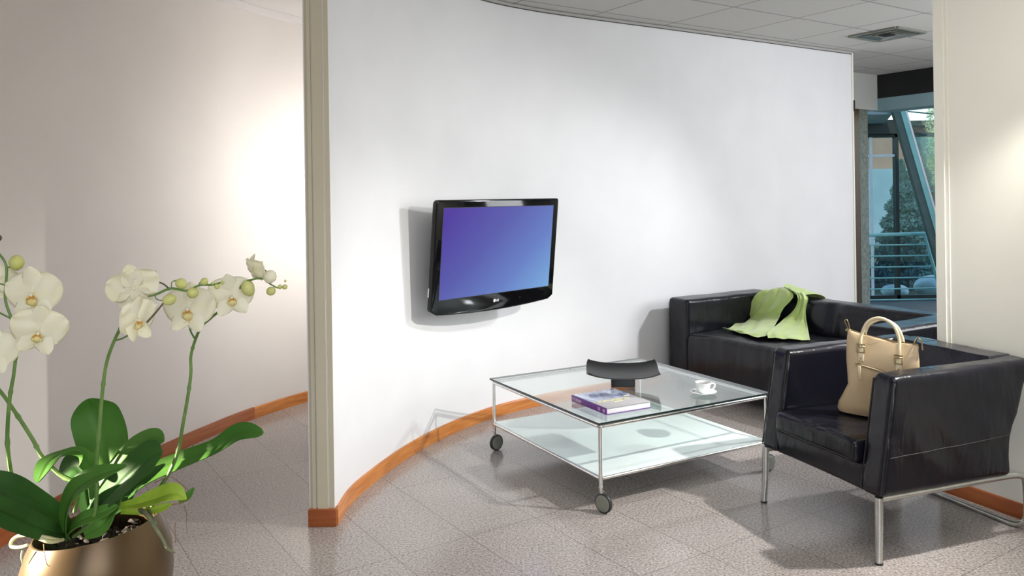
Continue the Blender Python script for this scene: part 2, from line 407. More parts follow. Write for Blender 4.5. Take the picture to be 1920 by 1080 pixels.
def ribbon_wall(bm, path, d0, d1, z0, z1):
    a = offset(path, d0); b = offset(path, d1); n = len(path)
    r = [[bm.verts.new((p.x, p.y, z)) for p in q] for q, z in ((a, z0), (a, z1), (b, z1), (b, z0))]
    for i in range(n-1):
        for k in range(4):
            bm.faces.new((r[k][i], r[k][i+1], r[(k+1) % 4][i+1], r[(k+1) % 4][i]))
    for i in (0, n-1): bm.faces.new([r[k][i] for k in range(4)])
def text_mesh(body, size, depth, mtx, bold=0):
    cu = bpy.data.curves.new('t', 'FONT'); cu.body = body; cu.size = size; cu.extrude = depth; cu.offset = bold
    cu.align_x = 'LEFT'; cu.resolution_u = 3
    o = bpy.data.objects.new('t', cu); C.objects.link(o)
    bpy.context.view_layer.update()
    me = bpy.data.meshes.new_from_object(o.evaluated_get(bpy.context.evaluated_depsgraph_get()))
    bpy.data.objects.remove(o); bm = B(); bm.from_mesh(me); bpy.data.meshes.remove(me); bm.transform(mtx); return bm
def V3(x, y, z=0): return Vector((x, y, z))
ZC = 2.68

# ============================================================ THE SETTING
# floor
bm = B(); prism(bm, [(-2.6, -2.4), (5.4, -2.4), (7.5, 1.0), (7.5, 4.2), (4.0, 8.9), (3.2, 9.4), (-2.6, 9.4)], -.12, 0); struct('floor', bm, M['floor'])
# curved front wall
FW = crom([V3(-.783, 3.466), V3(-.771, 3.72), V3(-.71, 3.99), V3(-.60, 4.34), V3(-.455, 4.665), V3(-.284, 4.95), V3(-.089, 5.195), V3(.161, 5.415), V3(.40, 5.583), V3(.667, 5.755), V3(1.23, 6.105), V3(1.93, 6.55), V3(2.5, 6.915), V3(3.09, 7.29)], 8)
bm = B(); ribbon_wall(bm, FW, 0, .11, 0, ZC); struct('wall_front', bm, M['wall'], ang=30)
# baseboard in two lengths, the far one is shown darker where it turns behind the table
ub = [p for p in FW if p.x < .45]
def bb_profile(bm, path, s, th=.014, h=.072):
    """moulded strip: square foot, softly rounded top edge"""
    prof = [(0, 0), (th, 0), (th, h-.008), (th-.003, h-.002), (th-.008, h), (0, h)]
    rings = []
    for d, z in prof: rings.append([bm.verts.new((p.x, p.y, z)) for p in offset(path, s*d)])
    n = len(path)
    for i in range(n-1):
        for k in range(len(prof)): bm.faces.new((rings[k][i], rings[k][i+1], rings[(k+1) % len(prof)][i+1], rings[(k+1) % len(prof)][i]))
    for i in (0, n-1): bm.faces.new([r[i] for r in rings])
bm = B(); bb_profile(bm, FW, -1); struct('baseboard_front', bm, M['wood'], label='orange cherry wood baseboard along the curved wall')
# end post of the partition
bm = B()
px0, px1, py = -.888, -.783, 3.466
prism(bm, [(px0, py+.004), (px0+.012, py-.004), (px0+.027, py-.004), (px0+.029, py+.004), (px0+.032, py+.004), (px0+.034, py-.006), (px0+.078, py-.006), (px0+.080, py+.004), (px0+.083, py+.004), (px0+.085, py-.002), (px1, py-.002), (px1, py+.07), (px0, py+.07)], 0, ZC)
struct('trim_1', bm, M['post'], label='stone coloured end post of the curved partition wall', ang=20)
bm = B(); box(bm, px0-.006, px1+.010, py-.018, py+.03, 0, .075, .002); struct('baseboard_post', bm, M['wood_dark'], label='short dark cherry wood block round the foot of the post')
bm = B(); ribbon_wall(bm, [p for p in offset(FW, -.001)], -.012, 0, ZC-.022, ZC-.004); struct('trim_3', bm, M['trim_grey'], label='thin pale ceiling edge profile above the curved wall')
bm = B(); ribbon_wall(bm, offset(FW, -.001), -.006, 0, ZC-.026, ZC-.022); struct('trim_4', bm, M['rubber'], label='thin dark strip standing in for the shadow line under the ceiling profile')  # solid dark strip in place of the shade under the profile
# wall end cap with latch
e = (FW[-1]-FW[-2]).normalized(); nrm = Vector((-e.y, e.x, 0))
Mx = Matrix.Translation(FW[-1]) @ Matrix(((e.x, nrm.x, 0, 0), (e.y, nrm.y, 0, 0), (0, 0, 1, 0), (0, 0, 0, 1)))
bm = B(); box(bm, 0, .02, -.01, .12, 0, ZC-.01, .002, Mx); struct('trim_5', bm, M['cream'], label='pale end strip of the white wall beside the opening')
bm = B(); box(bm, .019, .026, .0, .03, 2.12, 2.26, .002, Mx); box(bm, .012, .03, -.016, -.008, 2.14, 2.24, .001, Mx)
tag(obj('strike_plate', bm, M['black']), 'small dark metal latch plate high on the end of the white wall', 'latch')
# left wall
LW = crom([V3(-2.28, -2.4), V3(-2.25, 0), V3(-2.2, 1.6), V3(-2.14, 3.0), V3(-2.11, 3.45), V3(-2.065, 3.80), V3(-1.95, 4.37), V3(-1.84, 4.77), V3(-1.69, 5.19), V3(-1.46, 5.60), V3(-1.15, 5.98), V3(-.75, 6.35), V3(0, 6.85), V3(1.2, 7.6), V3(2.6, 8.5)], 8)
bm = B(); ribbon_wall(bm, LW, 0, .12, 0, ZC); struct('wall_left', bm, M['corridor'], ang=30)
cut = min(range(len(LW)), key=lambda i: abs(LW[i].y-5.19)+abs(LW[i].x+1.69))
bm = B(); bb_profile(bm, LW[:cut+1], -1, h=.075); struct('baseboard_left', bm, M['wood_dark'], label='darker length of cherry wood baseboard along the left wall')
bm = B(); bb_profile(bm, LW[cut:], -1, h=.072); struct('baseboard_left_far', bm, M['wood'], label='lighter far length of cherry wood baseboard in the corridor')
# right wall
ra, rb = V3(2.016, 3.731), V3(2.159, 3.423); rd = (rb-ra).normalized(); rs = ra-rd*.035
RW = [rs+rd*t for t in (0, .5, 1.5, 3.0, 4.6)]
bm = B(); ribbon_wall(bm, RW, 0, .16, 0, ZC); struct('wall_right', bm, M['cream'])
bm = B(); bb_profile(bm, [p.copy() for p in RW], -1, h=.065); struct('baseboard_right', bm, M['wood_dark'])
bm = B(); ribbon_wall(bm, [rs-rd*.018, rs+rd*.03], -.008, .165, 0, ZC); ribbon_wall(bm, [rs+rd*.042, rs+rd*.05], -.003, .0, 0, ZC); struct('trim_2', bm, M['cream'], label='pale corner strip at the end of the right wall')
# room behind the camera
bm = B(); ribbon_wall(bm, [V3(-2.4, -2.4), V3(-1.2, -2.4)], 0, -.15, 0, ZC); ribbon_wall(bm, [V3(2.6, -2.4), V3(6.5, -2.4)], 0, -.15, 0, ZC)
ribbon_wall(bm, [V3(-1.2, -2.4), V3(2.6, -2.4)], 0, -.15, 0, .8); ribbon_wall(bm, [V3(-1.2, -2.4), V3(2.6, -2.4)], 0, -.15, 2.3, ZC)
struct('wall_back', bm, M['wall'])
bm = B(); ribbon_wall(bm, [V3(6.5, -2.4), V3(6.5, 4.9), V3(6.3, 5.2)], 0, -.15, 0, ZC); struct('wall_side', bm, M['wall'])
# facade at the far right : black bulkhead, teal header, white bulkhead, column
fe = V3(.545, -.838); fw = V3(.84, .545); C0 = V3(4.0, 8.77)
bm = B(); ribbon_wall(bm, [C0-fe*.06, C0+fe*4.4], 0, .22, 2.425, ZC); struct('wall_bulkhead_black', bm, M['black'], label='black bulkhead panel under the ceiling by the window')
bm = B(); ribbon_wall(bm, [C0-fe*.06, C0+fe*4.4], .005, .3, 2.29, 2.425); struct('trim_6', bm, M['teal_slab'], label='pale teal header over the slanted window')
bm = B(); ribbon_wall(bm, [C0+fe*.86, C0+fe*.87], -.002, -.02, 2.425, ZC); struct('trim_7', bm, M['teal_dark'])
bm = B(); ribbon_wall(bm, [C0+fe*1.25, C0+fe*4.4], 0, .2, 0, 2.30); struct('wall_facade', bm, M['wall'])
bm = B(); ribbon_wall(bm, [C0-fw*3.2, C0+fw*.001], 0, .2, 2.295, ZC); struct('wall_bulkhead_shaded', bm, M['bulkhead'], label='white bulkhead toned grey for shade above the brown door frame')
bm = B(); ribbon_wall(bm, [C0-fw*3.2, C0-fw*.47], 0, .15, 0, 2.295); struct('wall_far', bm, M['wall'])
bm = B(); ribbon_wall(bm, [C0-fw*.47, C0-fw*.36], -.02, .12, 0, 2.29); struct('door_1', bm, M['door_brown'], label='dark brown door frame at the far end of the room')
bm = B(); ribbon_wall(bm, [C0-fw*.36, C0-fw*.185], .0, .16, 0, 2.29); struct('wall_column', bm, M['concrete'], label='rough grey concrete column beside the brown door frame')
# ceiling
bm = B(); prism(bm, [(-2.5, -2.5), (6.6, -2.5), (6.6, 5.2), (C0.x+.10, C0.y+.15), (C0.x-.02, C0.y+.2), (C0.x-.84*3.4-.1, C0.y-.545*3.4+.15), (.3, 6.9), (-2.5, 6.9)], ZC, ZC+.1); struct('ceiling', bm, M['tiles'])
pb = offset(FW, .1)
poly = [(p.x, p.y) for p in LW if p.y > 3.0][:60] + [(p.x, p.y) for p in reversed(pb)] + [(px0, py)]
bm = B(); vsx = [bm.verts.new((x, y, ZC-.008)) for x, y in poly]; f = bm.faces.new(vsx); bmesh.ops.triangulate(bm, faces=[f]); struct('ceiling_corridor', bm, M['smooth_ceiling'], smooth=False)
bm = B(); ribbon_wall(bm, [p for p in LW if p.y > 3.0], 0, -.03, ZC-.05, ZC-.009); struct('trim_8', bm, M['smooth_ceiling'], label='white cove along the corridor ceiling')
# ceiling vent
ga = R(33.3)
vt = thing('ceiling_vent', 'square grey metal air diffuser set in the tiled ceiling at upper right', 'vent', (3.045, 6.49, ZC), ga)
bm = B()
for s in (-1, 1):
    box(bm, -.20, .20, s*.20-.018, s*.20+.018, -.014, 0, .002); box(bm, s*.20-.018, s*.20+.018, -.20, .20, -.014, 0, .002)
obj('frame', bm, M['wheel_grey'], vt)
for q in (.165, .12, .075):
    bm = B()
    for k in range(4):
        m4 = Matrix.Rotation(k*PI/2, 4, 'Z')
        vv = [Vector((-q, -q, -.012)), Vector((q, -q, -.012)), Vector((q-.03, -q+.03, -.003)), Vector((-q+.03, -q+.03, -.003))]
        a_ = [bm.verts.new(m4 @ v) for v in vv]; b_ = [bm.verts.new(m4 @ (v+Vector((0, 0, -.003)))) for v in vv]
        bm.faces.new(a_); bm.faces.new(b_[::-1])
        for i in range(4): bm.faces.new((a_[i], a_[(i+1) % 4], b_[(i+1) % 4], b_[i]))
    obj('louvre', bm, M['satin'] if q > .1 else M['wheel_grey'], vt)
bm = B(); box(bm, -.045, .045, -.045, .045, -.016, -.008, .002); obj('centre_plate', bm, M['black'], vt)
bm = B(); box(bm, -.19, .19, -.19, .19, -.002, 0); obj('backing', bm, M['wheel_grey'], vt)

# ============================================================ TELEVISION
tvang = math.atan2(.726, .688)
tv = thing('television', 'black flat screen television with lit violet blue screen on the curved wall', 'television', (-.110, 4.755, 1.082), tvang)
tilt = Matrix.Rotation(R(6), 4, 'X')   # top leans into the room
def tvfix(bm): bm.transform(tilt); return bm
W2, ZT, ZB = .509, .317, -.316
def tvoutline(inset=0, n=24):
    pts = []
    x1, zt, zb = W2-inset, ZT-inset, ZB+inset
    r = .018
    for k in range(5): a = PI/2*k/4; pts.append((x1-r+r*math.cos(a), zt-r+r*math.sin(a)))
    for k in range(5): a = PI/2+PI/2*k/4; pts.append((-x1+r+r*math.cos(a), zt-r+r*math.sin(a)))
    pts.append((-x1, zb+.04))
    for k in range(n+1):
        t = -1+2*k/n; zz = zb-.022*(1-t*t)
        if abs(t) > .95: zz += (abs(t)-.95)/.05*.02
        pts.append((t*x1, zz))
    pts.append((x1, zb+.04)); return pts
def shell(bm, layers):
    rings = [[bm.verts.new((x, y, z)) for x, z in tvoutline(ins)] for ins, y in layers]
    for a, b in zip(rings, rings[1:]):
        for k in range(len(a)): bm.faces.new((a[k], a[(k+1) % len(a)], b[(k+1) % len(a)], b[k]))
    bm.faces.new(rings[0]); bm.faces.new(rings[-1])
bm = B(); shell(bm, [(.006, -.045), (.0, -.041), (.0, -.02), (.004, -.018)]); obj('bezel', tvfix(bm), M['tv_gloss'], tv, ang=30)
bm = B(); shell(bm, [(.003, -.018), (.006, -.006), (.05, .022), (.14, .05)]); obj('casing', tvfix(bm), M['tv_grey'], tv, ang=30)
bm = B()
zt, zb, xw = ZT-.044, -.236, W2-.051
vv = [bm.verts.new(p) for p in ((-xw, -.0462, zb), (xw, -.0462, zb), (xw, -.0462, zt), (-xw, -.0462, zt))]; bm.faces.new(vv)
obj('screen', tvfix(bm), M['screen'], tv)
bm = B()
ir = .003
for (xa, xb, za, zb_) in ((-xw-ir, xw+ir, zt, zt+ir), (-xw-ir, xw+ir, zb-ir, zb), (-xw-ir, -xw, zb, zt), (xw, xw+ir, zb, zt)): box(bm, xa, xb, -.0468, -.045, za, zb_)
obj('screen_surround', tvfix(bm), M['rubber'], tv)
# logo: round emblem beside two letters
bm = text_mesh('LG', .0185, .0006, Matrix.Translation((-.006, -.046, -.287)) @ Matrix.Rotation(PI/2, 4, 'X'), .0006)
r = bmesh.ops.create_circle(bm, cap_ends=True, radius=.0098, segments=24, matrix=Matrix.Translation((-.020, -.0466, -.2805)) @ Matrix.Rotation(PI/2, 4, 'X'))
obj('logo', tvfix(bm), M['white_mark'], tv, label='small white round emblem and LG lettering')
bm = B(); lathe(bm, [(0, 0), (.002, 0), (.002, .001), (0, .001)], 12, mat=Matrix.Translation((.2, -.0455, -.283)) @ Matrix.Rotation(PI/2, 4, 'X')); obj('power_button', tvfix(bm), M['wheel_grey'], tv)
bm = B(); box(bm, -W2-.001, -W2+.004, -.018, -.010, -.22, -.17, .001); obj('side_socket', tvfix(bm), M['white_mark'], tv)
bm = B(); box(bm, -.2, .2, .05, .065, -.12, .14, .003); tvfix(bm)
box(bm, -.03, .03, -.0+.06, .27, -.02, .04, .004); box(bm, -.14, .14, .235, .25, -.1, .12, .003)
obj('wall_mount', bm, M['rubber'], tv)

# ============================================================ COFFEE TABLE
ta = R(28.9); tc = V3(.575, 4.26)
tb = thing('coffee_table', 'square glass coffee table on chrome tube frame with frosted lower shelf and castors', 'table', tc, ta)
hs = .525
bm = B(); box(bm, -hs, hs, -hs, hs, .392, .400); obj('glass_top', bm, M['glass'], tb, smooth=False)
bm = B()
for s in (-1, 1):
    box(bm, -hs, hs, s*hs-.0006, s*hs+.0006, .3915, .4003); box(bm, s*hs-.0006, s*hs+.0006, -hs, hs, .3915, .4003)
obj('glass_edge', bm, M['glass_edge'], tb, label='dark polished edge of the glass top')
li = hs-.012
def frame_ring(z, r):
    c_ = .018; pts = []
    for sx, sy, a0 in ((1, 1, 0), (-1, 1, 90), (-1, -1, 180), (1, -1, 270)):
        for k in range(5): a = R(a0+90*k/4); pts.append(V3(sx*(li-c_)+c_*math.cos(a), sy*(li-c_)+c_*math.sin(a), z))
    return pts
bm = B(); tube(bm, frame_ring(.380, 0), .0085, 10, closed=True); obj('top_frame', bm, M['chrome'], tb)
bm = B(); tube(bm, frame_ring(.150, 0), .0075, 10, closed=True); obj('shelf_frame', bm, M['chrome'], tb)
bm = B(); box(bm, -li+.004, li-.004, -li+.004, li-.004, .152, .160, .002); obj('frosted_shelf', bm, M['frosted'], tb)
for sx in (-1, 1):
    for sy in (-1, 1):
        cxp, cyp = sx*(li-.004), sy*(li-.004)
        bm = B(); tube(bm, [V3(cxp, cyp, .375), V3(cxp, cyp, .24), V3(cxp, cyp, .115)], .0085, 14)
        tube(bm, [V3(cxp, cyp, .115), V3(cxp, cyp, .108)], .0105, 14); tube(bm, [V3(cxp, cyp, .165), V3(cxp, cyp, .135)], .0098, 14)
        lg = obj('leg', bm, M['chrome'], tb)
        # castor
        ang = {(-1, -1): R(-42), (-1, 1): R(42), (1, -1): R(35), (1, 1): R(60)}[(sx, sy)]
        # wheel axis nearly towards the viewer, a little turned
        am = Matrix.Translation((cxp, cyp, 0)) @ Matrix.Rotation(ang-ta, 4, 'Z')
        bm = B(); tube(bm, [V3(0, 0, .11), V3(0, 0, .098), V3(.004, 0, .085)], .0075, 12)
        tube(bm, crom([V3(.004, .0, .096), V3(.010, .010, .090), V3(.013, .0165, .075), V3(.014, .0165, .043)], 4), .0035, 8)
        tube(bm, [V3(.014, -.012, .043), V3(.014, .013, .043)], .005, 10)
        bm.transform(am); obj('castor_fork', bm, M['chrome'], lg)
        for nm, prof, mt in (('tyre', [(.030, -.010), (.040, -.010), (.043, -.007), (.043, .007), (.040, .010), (.030, .010)], M['rubber']),
                             ('wheel_disc', [(0, -.013), (.025, -.0128), (.036, -.0115), (.038, -.0085), (.038, .0085), (.036, .0115), (.025, .0128), (0, .013)], M['wheel_grey'])):
            bm = B(); lathe(bm, prof, 32, mat=Matrix.Translation((.014, 0, .0432)) @ Matrix.Rotation(PI/2, 4, 'X'))
            if nm == 'tyre':
                pass
            bm.transform(am); obj(nm, bm, mt, lg, ang=50)
for i, (sx, sy) in enumerate(((-.5, -1), (.3, -1), (-1, .45), (-1, -.5), (1, 0), (0, 1))):
    x = sx*li if abs(sx) < 1 else sx*li; y = sy*li if abs(sy) < 1 else sy*li
    bm = B(); lathe(bm, [(0, .384), (.007, .384), (.008, .388), (.008, .392), (0, .392)], 14, (x, y, 0)); obj('glass_pad', bm, M['chrome'], tb)

# ------------------------------------------------------------ book
ba = R(27.5)
bk = thing('hardback_book', 'thick purple spined art book lying on the glass table top', 'book', (.418, 3.678, .4006), ba)
bw, bl, bh = .252, .300, .030
bm = B(); softbox(bm, .004, bw-.003, .003, bl-.003, .0025, bh-.0025, .0008, 1, .1); obj('pages', bm, M['pages'], bk)
bm = B(); box(bm, 0, bw, 0, bl, bh-.003, bh, .0006); obj('front_cover', bm, M['cover'], bk, label='grey front cover with blue white streaks')
bm = B(); box(bm, 0, bw, 0, bl, 0, .003, .0006); obj('back_cover', bm, M['purple'], bk)
bm = B(); box(bm, -.002, .0035, 0, bl, 0, bh, .001); obj('spine', bm, M['purple'], bk)
bm = text_mesh('FUTURISMO', .036, .0002, Matrix.Translation((.028, .098, bh+.0003)) @ Matrix.Diagonal((.92, 1.0, 1, 1)), .0004); obj('cover_title', bm, M['yellow_ink'], bk)
bm = B(); box(bm, .10, .15, .078, .086, bh, bh+.0004); obj('cover_subtitle', bm, M['yellow_ink'], bk)
bm = B(); box(bm, .205, .235, .15, .156, bh, bh+.0004); obj('cover_subtitle', bm, M['yellow_ink'], bk)
SPM = Matrix(((0, 0, -1, -.0023), (-1, 0, 0, bl-.008), (0, 1, 0, .006), (0, 0, 0, 1)))
bm = text_mesh('FUTURISMO', .021, .0002, SPM @ Matrix.Diagonal((.72, 1, 1, 1)), .0003); obj('spine_title', bm, M['pink_ink'], bk)
for y in (.012, .022, .05, .062):
    bm = B(); box(bm, -.0024, -.0018, y, y+.006, .008, .023); obj('spine_mark', bm, M['pink_ink'], bk)

# ------------------------------------------------------------ bowl
bo = thing('serving_bowl', 'wide black square bowl with upswept sides on a square foot', 'bowl', (.572, 4.255, .4006), R(-5))
bm = B(); n = 26; rows = []
def bowlz(u, v):
    r_ = math.sqrt(u*u*.95+v*v*.5); z = .046+.026*(abs(u)**2.6)+(.019 if v < 0 else .034)*abs(v)**2.2
    return z
for i in range(n+1):
    v = -1+2*i/n; row = []
    for j in range(n+1):
        u = -1+2*j/n
        # rounded corners and slightly waisted long sides
        k = 1-.07*(u*u*v*v)**2
        x = u*.197*k*(1-.03*(1-v*v)); y = v*.155*k*(1+.02*(1-u*u))
        row.append(V3(x, y, bowlz(u, v)))
    rows.append(row)
gridsurf(bm, rows, .006)
obj('dish', bm, M['bowl'], bo, ang=60)
bm = B(); softbox(bm, -.062, .062, -.05, .05, 0, .05, .004, 2, .03); obj('foot', bm, M['bowl'], bo)

# ------------------------------------------------------------ cup, saucer, spoon
cp = V3(.948, 4.043, .4006)
sc_ = thing('saucer', 'round white china saucer under the coffee cup on the glass table', 'saucer', cp)
bm = B(); lathe(bm, [(0, .0015), (.020, .0015), (.021, 0), (.026, 0), (.028, .003), (.048, .008), (.064, .0135), (.0655, .0145), (.064, .0155), (.046, .0105), (.028, .006), (.0, .0052)], 48); obj('dish', bm, M['china'], sc_, ang=60)
cu_ = thing('coffee_cup', 'small white espresso cup with looped handle standing on its saucer', 'cup', cp+V3(-.001, 0, .0056), R(-8))
bm = B(); lathe(bm, [(0, .001), (.014, .001), (.017, 0), (.020, .001), (.022, .006), (.031, .018), (.0365, .036), (.039, .052), (.0395, .0545), (.0375, .0545), (.035, .036), (.029, .019), (.02, .008), (0, .006)], 48); obj('body', bm, M['china'], cu_, ang=60)
bm = B(); tube(bm, crom([V3(.035, 0, .044), V3(.047, 0, .049), V3(.057, 0, .042), V3(.055, 0, .028), V3(.044, 0, .019), V3(.029, 0, .016)], 6), .0038, 10); obj('handle', bm, M['china'], cu_)
bm = B(); lathe(bm, [(0, .043), (.0362, .043), (.0362, .0432), (0, .0434)], 32); obj('coffee', bm, M['coffee'], cu_)
spn = thing('teaspoon', 'small steel teaspoon resting across the white saucer behind the cup', 'spoon', cp+V3(0, .0, .015), R(12))
bm = B(); tube(bm, crom([V3(-.035, .036, -.003), V3(.0, .040, -.003), V3(.045, .042, .004), V3(.075, .043, .010)], 5), [.0012, .0013, .0015, .002], 8); obj('handle', bm, M['satin'], spn)
bm = B(); lathe(bm, [(0, -.002), (.007, -.001), (.011, .002), (.0115, .0022), (.007, 0), (0, -.0008)], 20, mat=Matrix.Translation((-.046, .030, -.0022)) @ Matrix.Diagonal((1.5, 1, 1, 1))); obj('bowl', bm, M['satin'], spn)

# ============================================================ ARMCHAIR
ch = thing('armchair', 'black leather tub armchair on steel tube legs with a beige bag on its seat', 'armchair', (1.24, 3.34, 0), R(20))
def wr(p, sc=6, amp=.004, seed=0): return noise.noise(p*sc+Vector((seed, seed*.7, 0)))*amp
def xf(z): return .0+.075*(z-.25)/.45
def xb(z): return .675 if z < .40 else .675+.135*(z-.40)/.30
ZA = .700
def side_warp(sgn):
    def f(p):
        t = p.x; z = p.z
        x = xf(z)+t*(xb(z)-xf(z))
        # leather wrinkles: diagonal creases on the flank
        a = wr(Vector((x*1.2+z*.9, p.y, z*1.2)), 7, .005, 2+sgn)+.0025*math.sin((x*26+z*7)+2*noise.noise(Vector((x*4, z*5, sgn))))*max(0, (z-.45)/.25)
        # outward belly
        o = .008*math.sin(PI*t)*math.sin(PI*max(0, min(1, (z-.25)/.45)))
        y = p.y+(a+o)*(1 if p.y*sgn > .355-.06 else -.4)*sgn
        zz = z+(wr(Vector((x, p.y, 0)), 9, .004, 4) if z > .6 else 0)+.012*t*(1 if z > .5 else 0)
        return V3(x, y, zz)
    return f
for s in (-1, 1):
    bm = B(); y0, y1 = (.245, .355) if s > 0 else (-.355, -.245)
    softbox(bm, 0, 1, y0, y1, .25, ZA, .028, 4, .024, side_warp(s))
    am_ = obj('arm', bm, M['leather'], ch, ang=60)
    # piping down both front edges and along the top outer edge
    for ye in ((y0, y1)):
        bm = B(); o = .012 if ye == y0 else -.012
        pts = [V3(xf(z)+.004, ye+o*.45, z) for z in (.262, .33, .40, .48, .56, .64, .680)]
        tube(bm, crom(pts, 3), .0026, 6); obj('piping', bm, M['piping'], am_)
    bm = B(); pts = [side_warp(s)(V3(t, s*.3555, .40+.02*t)) for t in [.03+.94*i/20 for i in range(21)]]
    tube(bm, pts, .0016, 6); obj('seam', bm, M['seam'], am_)
def back_warp(p):
    z = p.z; t = (p.x)   # 0 front .. 1 rear
    x = xb(z)-.125+t*.125
    x -= (1-t)*.012*math.sin(PI*max(0, min(1, (z-.3)/.4)))+wr(Vector((x, p.y, z)), 7, .005, 9)
    return V3(x, p.y, z+.012+wr(Vector((p.y, z, 0)), 8, .004, 3) if z > .6 else z)
bm = B(); softbox(bm, 0, 1, -.262, .262, .25, ZA, .02, 3, .03, back_warp); obj('backrest', bm, M['leather'], ch, ang=60)
bm = B(); softbox(bm, .012, .62, -.262, .262, .25, .355, .012, 2, .04, lambda p: V3(p.x, p.y, p.z+(.003*(1-(p.y/.26)**2) if p.z < .29 else 0))); obj('seat_base', bm, M['leather'], ch)
def cush(p):
    c = (1-(p.y/.25)**2)*(1-((p.x-.29)/.32)**2)
    z = p.z+(.016*max(0, c) if p.z > .4 else 0)+wr(p, 8, .006, 6)*(1 if p.z > .38 else .3)
    if p.x < .02: z += .0035*math.sin(p.y*60)*noise.noise(Vector((p.y*8, 0, 1)))*3
    return V3(p.x+wr(p, 10, .004, 8), p.y, z)
bm = B(); softbox(bm, -.012, .585, -.240, .240, .348, .440, .024, 3, .025, cush); obj('seat_cushion', bm, M['leather'], ch, ang=60)
bm = B(); tube(bm, [V3(-.014, y, .366) for y in (-.22, 0, .22)], .0025, 6); tube(bm, [V3(-.013, -.226, .37), V3(-.013, -.232, .40), V3(-.008, -.230, .43)], .0025, 6); obj('cushion_piping', bm, M['piping'], ch)
for s in (-1, 1):
    bm = B(); lean = .008 if s < 0 else -.02
    tube(bm, [V3(.012, s*.335, .252), V3(.010, s*.335, .12), V3(.004+lean*.3, s*.335, .006)], [.0155, .0145, .013], 16)
    lg = obj('leg', bm, M['satin'], ch)
    bm = B(); tube(bm, [V3(.005+lean*.3, s*.335, .008), V3(.005+lean*.3, s*.335, 0)], .0145, 16); obj('foot_cap', bm, M['rubber'], lg)
pts = []
for s in (-1, 1):
    q = [V3(.02, s*.330, .243), V3(.35, s*.330, .243), V3(.66, s*.330, .243), V3(.73, s*.337, .241), V3(.768, s*.335, .225), V3(.782, s*.332, .19), V3(.795, s*.325, .10), V3(.80, s*.318, .05), V3(.796, s*.302, .024), V3(.785, s*.27, .0135), V3(.78, s*.2, .0132)]
    pts += q if s < 0 else [V3(.78, 0, .0132)]+q[::-1]
bm = B(); tube(bm, crom(pts, 5), .013, 14); obj('tube_runner', bm, M['satin'], ch)

# ============================================================ SOFA
SA = R(31.5)
so = thing('sofa', 'black leather two seat sofa with thick square arms against the white wall', 'sofa', (1.131, 5.90, 0), SA)
SL = 1.80
def sw(seed, amp=.006):
    def f(p):
        q = p.copy(); a = wr(p, 5, amp, seed); q.z += a*(.8 if p.z > .5 else .2); q.x += wr(p, 6, amp, seed+3)*.6; q.y += wr(p, 6, amp*.7, seed+5)
        return q
    return f
for i, (y0, y1) in enumerate(((-.20, 0), (-SL, -SL+.20))):
    bm = B(); softbox(bm, 0, .90, y0, y1, .07, .655, .028, 4, .035, sw(i*7+1)); am_ = obj('arm', bm, M['leather_sofa'], so, ang=60)
    bm = B(); yy = y0+.012
    tube(bm, [V3(.001, yy, z) for z in (.1, .3, .5, .62)], .0022, 6); tube(bm, [V3(.001, y1-.012, z) for z in (.1, .3, .5, .62)], .0022, 6); obj('seam', bm, M['seam'], am_)
def sback(p):
    t = (p.z-.3)/.36; q = sw(20, .008)(p)
    if p.x < .78: q.x += .05*max(0, t)-.03*math.sin(PI*max(0, min(1, t)))*.6
    # centre division
    d = abs(p.y+SL/2); q.x += (.02*math.exp(-(d/.03)**2) if p.x < .78 else 0)
    return q
bm = B(); softbox(bm, .66, .90, -SL+.205, -.205, .07, .645, .035, 4, .035, sback); obj('backrest', bm, M['leather_sofa'], so, ang=60)
def sseat(p):
    q = p.copy(); c = max(0, 1-((p.x-.3)/.4)**2); yy = (p.y+SL/2)
    if p.z > .35: q.z += .028*c*(1-(abs(yy)/.72)**4)+wr(p, 6, .008, 30)
    if p.x < .05:
        q.x += .010*noise.noise(Vector((p.y*17, p.z*2.2, 7)))*max(0, min(1, (p.z-.08)/.2))+wr(p, 6, .008, 33)-.010*math.sin(PI*max(0, min(1, (p.z-.1)/.33)))
    return q
bm = B(); softbox(bm, -.012, .70, -SL+.203, -.203, .085, .415, .035, 4, .02, sseat); obj('seat_cushion', bm, M['leather_sofa'], so, ang=60)
for x, y in ((.06, -.08), (.06, -SL+.08), (.84, -.08), (.84, -SL+.08)):
    bm = B(); box(bm, x-.03, x+.03, y-.03, y+.03, 0, .075, .004); obj('leg', bm, M['rubber'], so)

# ------------------------------------------------------------ scarf
msofa = Matrix.LocRotScale(so.location, so.rotation_euler, None)
xn = (msofa.to_3x3() @ Vector((1, 0, 0)))
def on_back(px, py_, lx=.672):
    return atPlane(px, py_, msofa @ Vector((lx, 0, .5)), xn)
def on_seat(px, py_, z=.452): return atZ(px, py_, z)
def on_top(px, py_, z=.668): return atZ(px, py_, z)
bm = B()
def strip(lefts, rights, n=26, amp=.012, ph=0, freq=3.3):
    a = crom(lefts, 7); b = crom(rights, 7); rows = []
    out = -(xn)
    for i, (p, q) in enumerate(zip(a, b)):
        row = []
        for j in range(n+1):
            t = j/n; x = p.lerp(q, t)
            f = abs(math.sin(freq*PI*t+ph+i*.035+.8*noise.noise(Vector((t*3, i*.06, ph)))))**.8
            f += .55*noise.noise(Vector((t*8+i*.05, i*.13, ph*3)))+.25*noise.noise(Vector((t*20-i*.1, i*.3, ph*5)))
            x = x+(out*.75+Vector((0, 0, .65)))*(amp*f*(.6+.6*math.sin(PI*min(1, i/len(a)+.15))))
            row.append(x)
        rows.append(row)
    gridsurf(bm, rows, .0012)
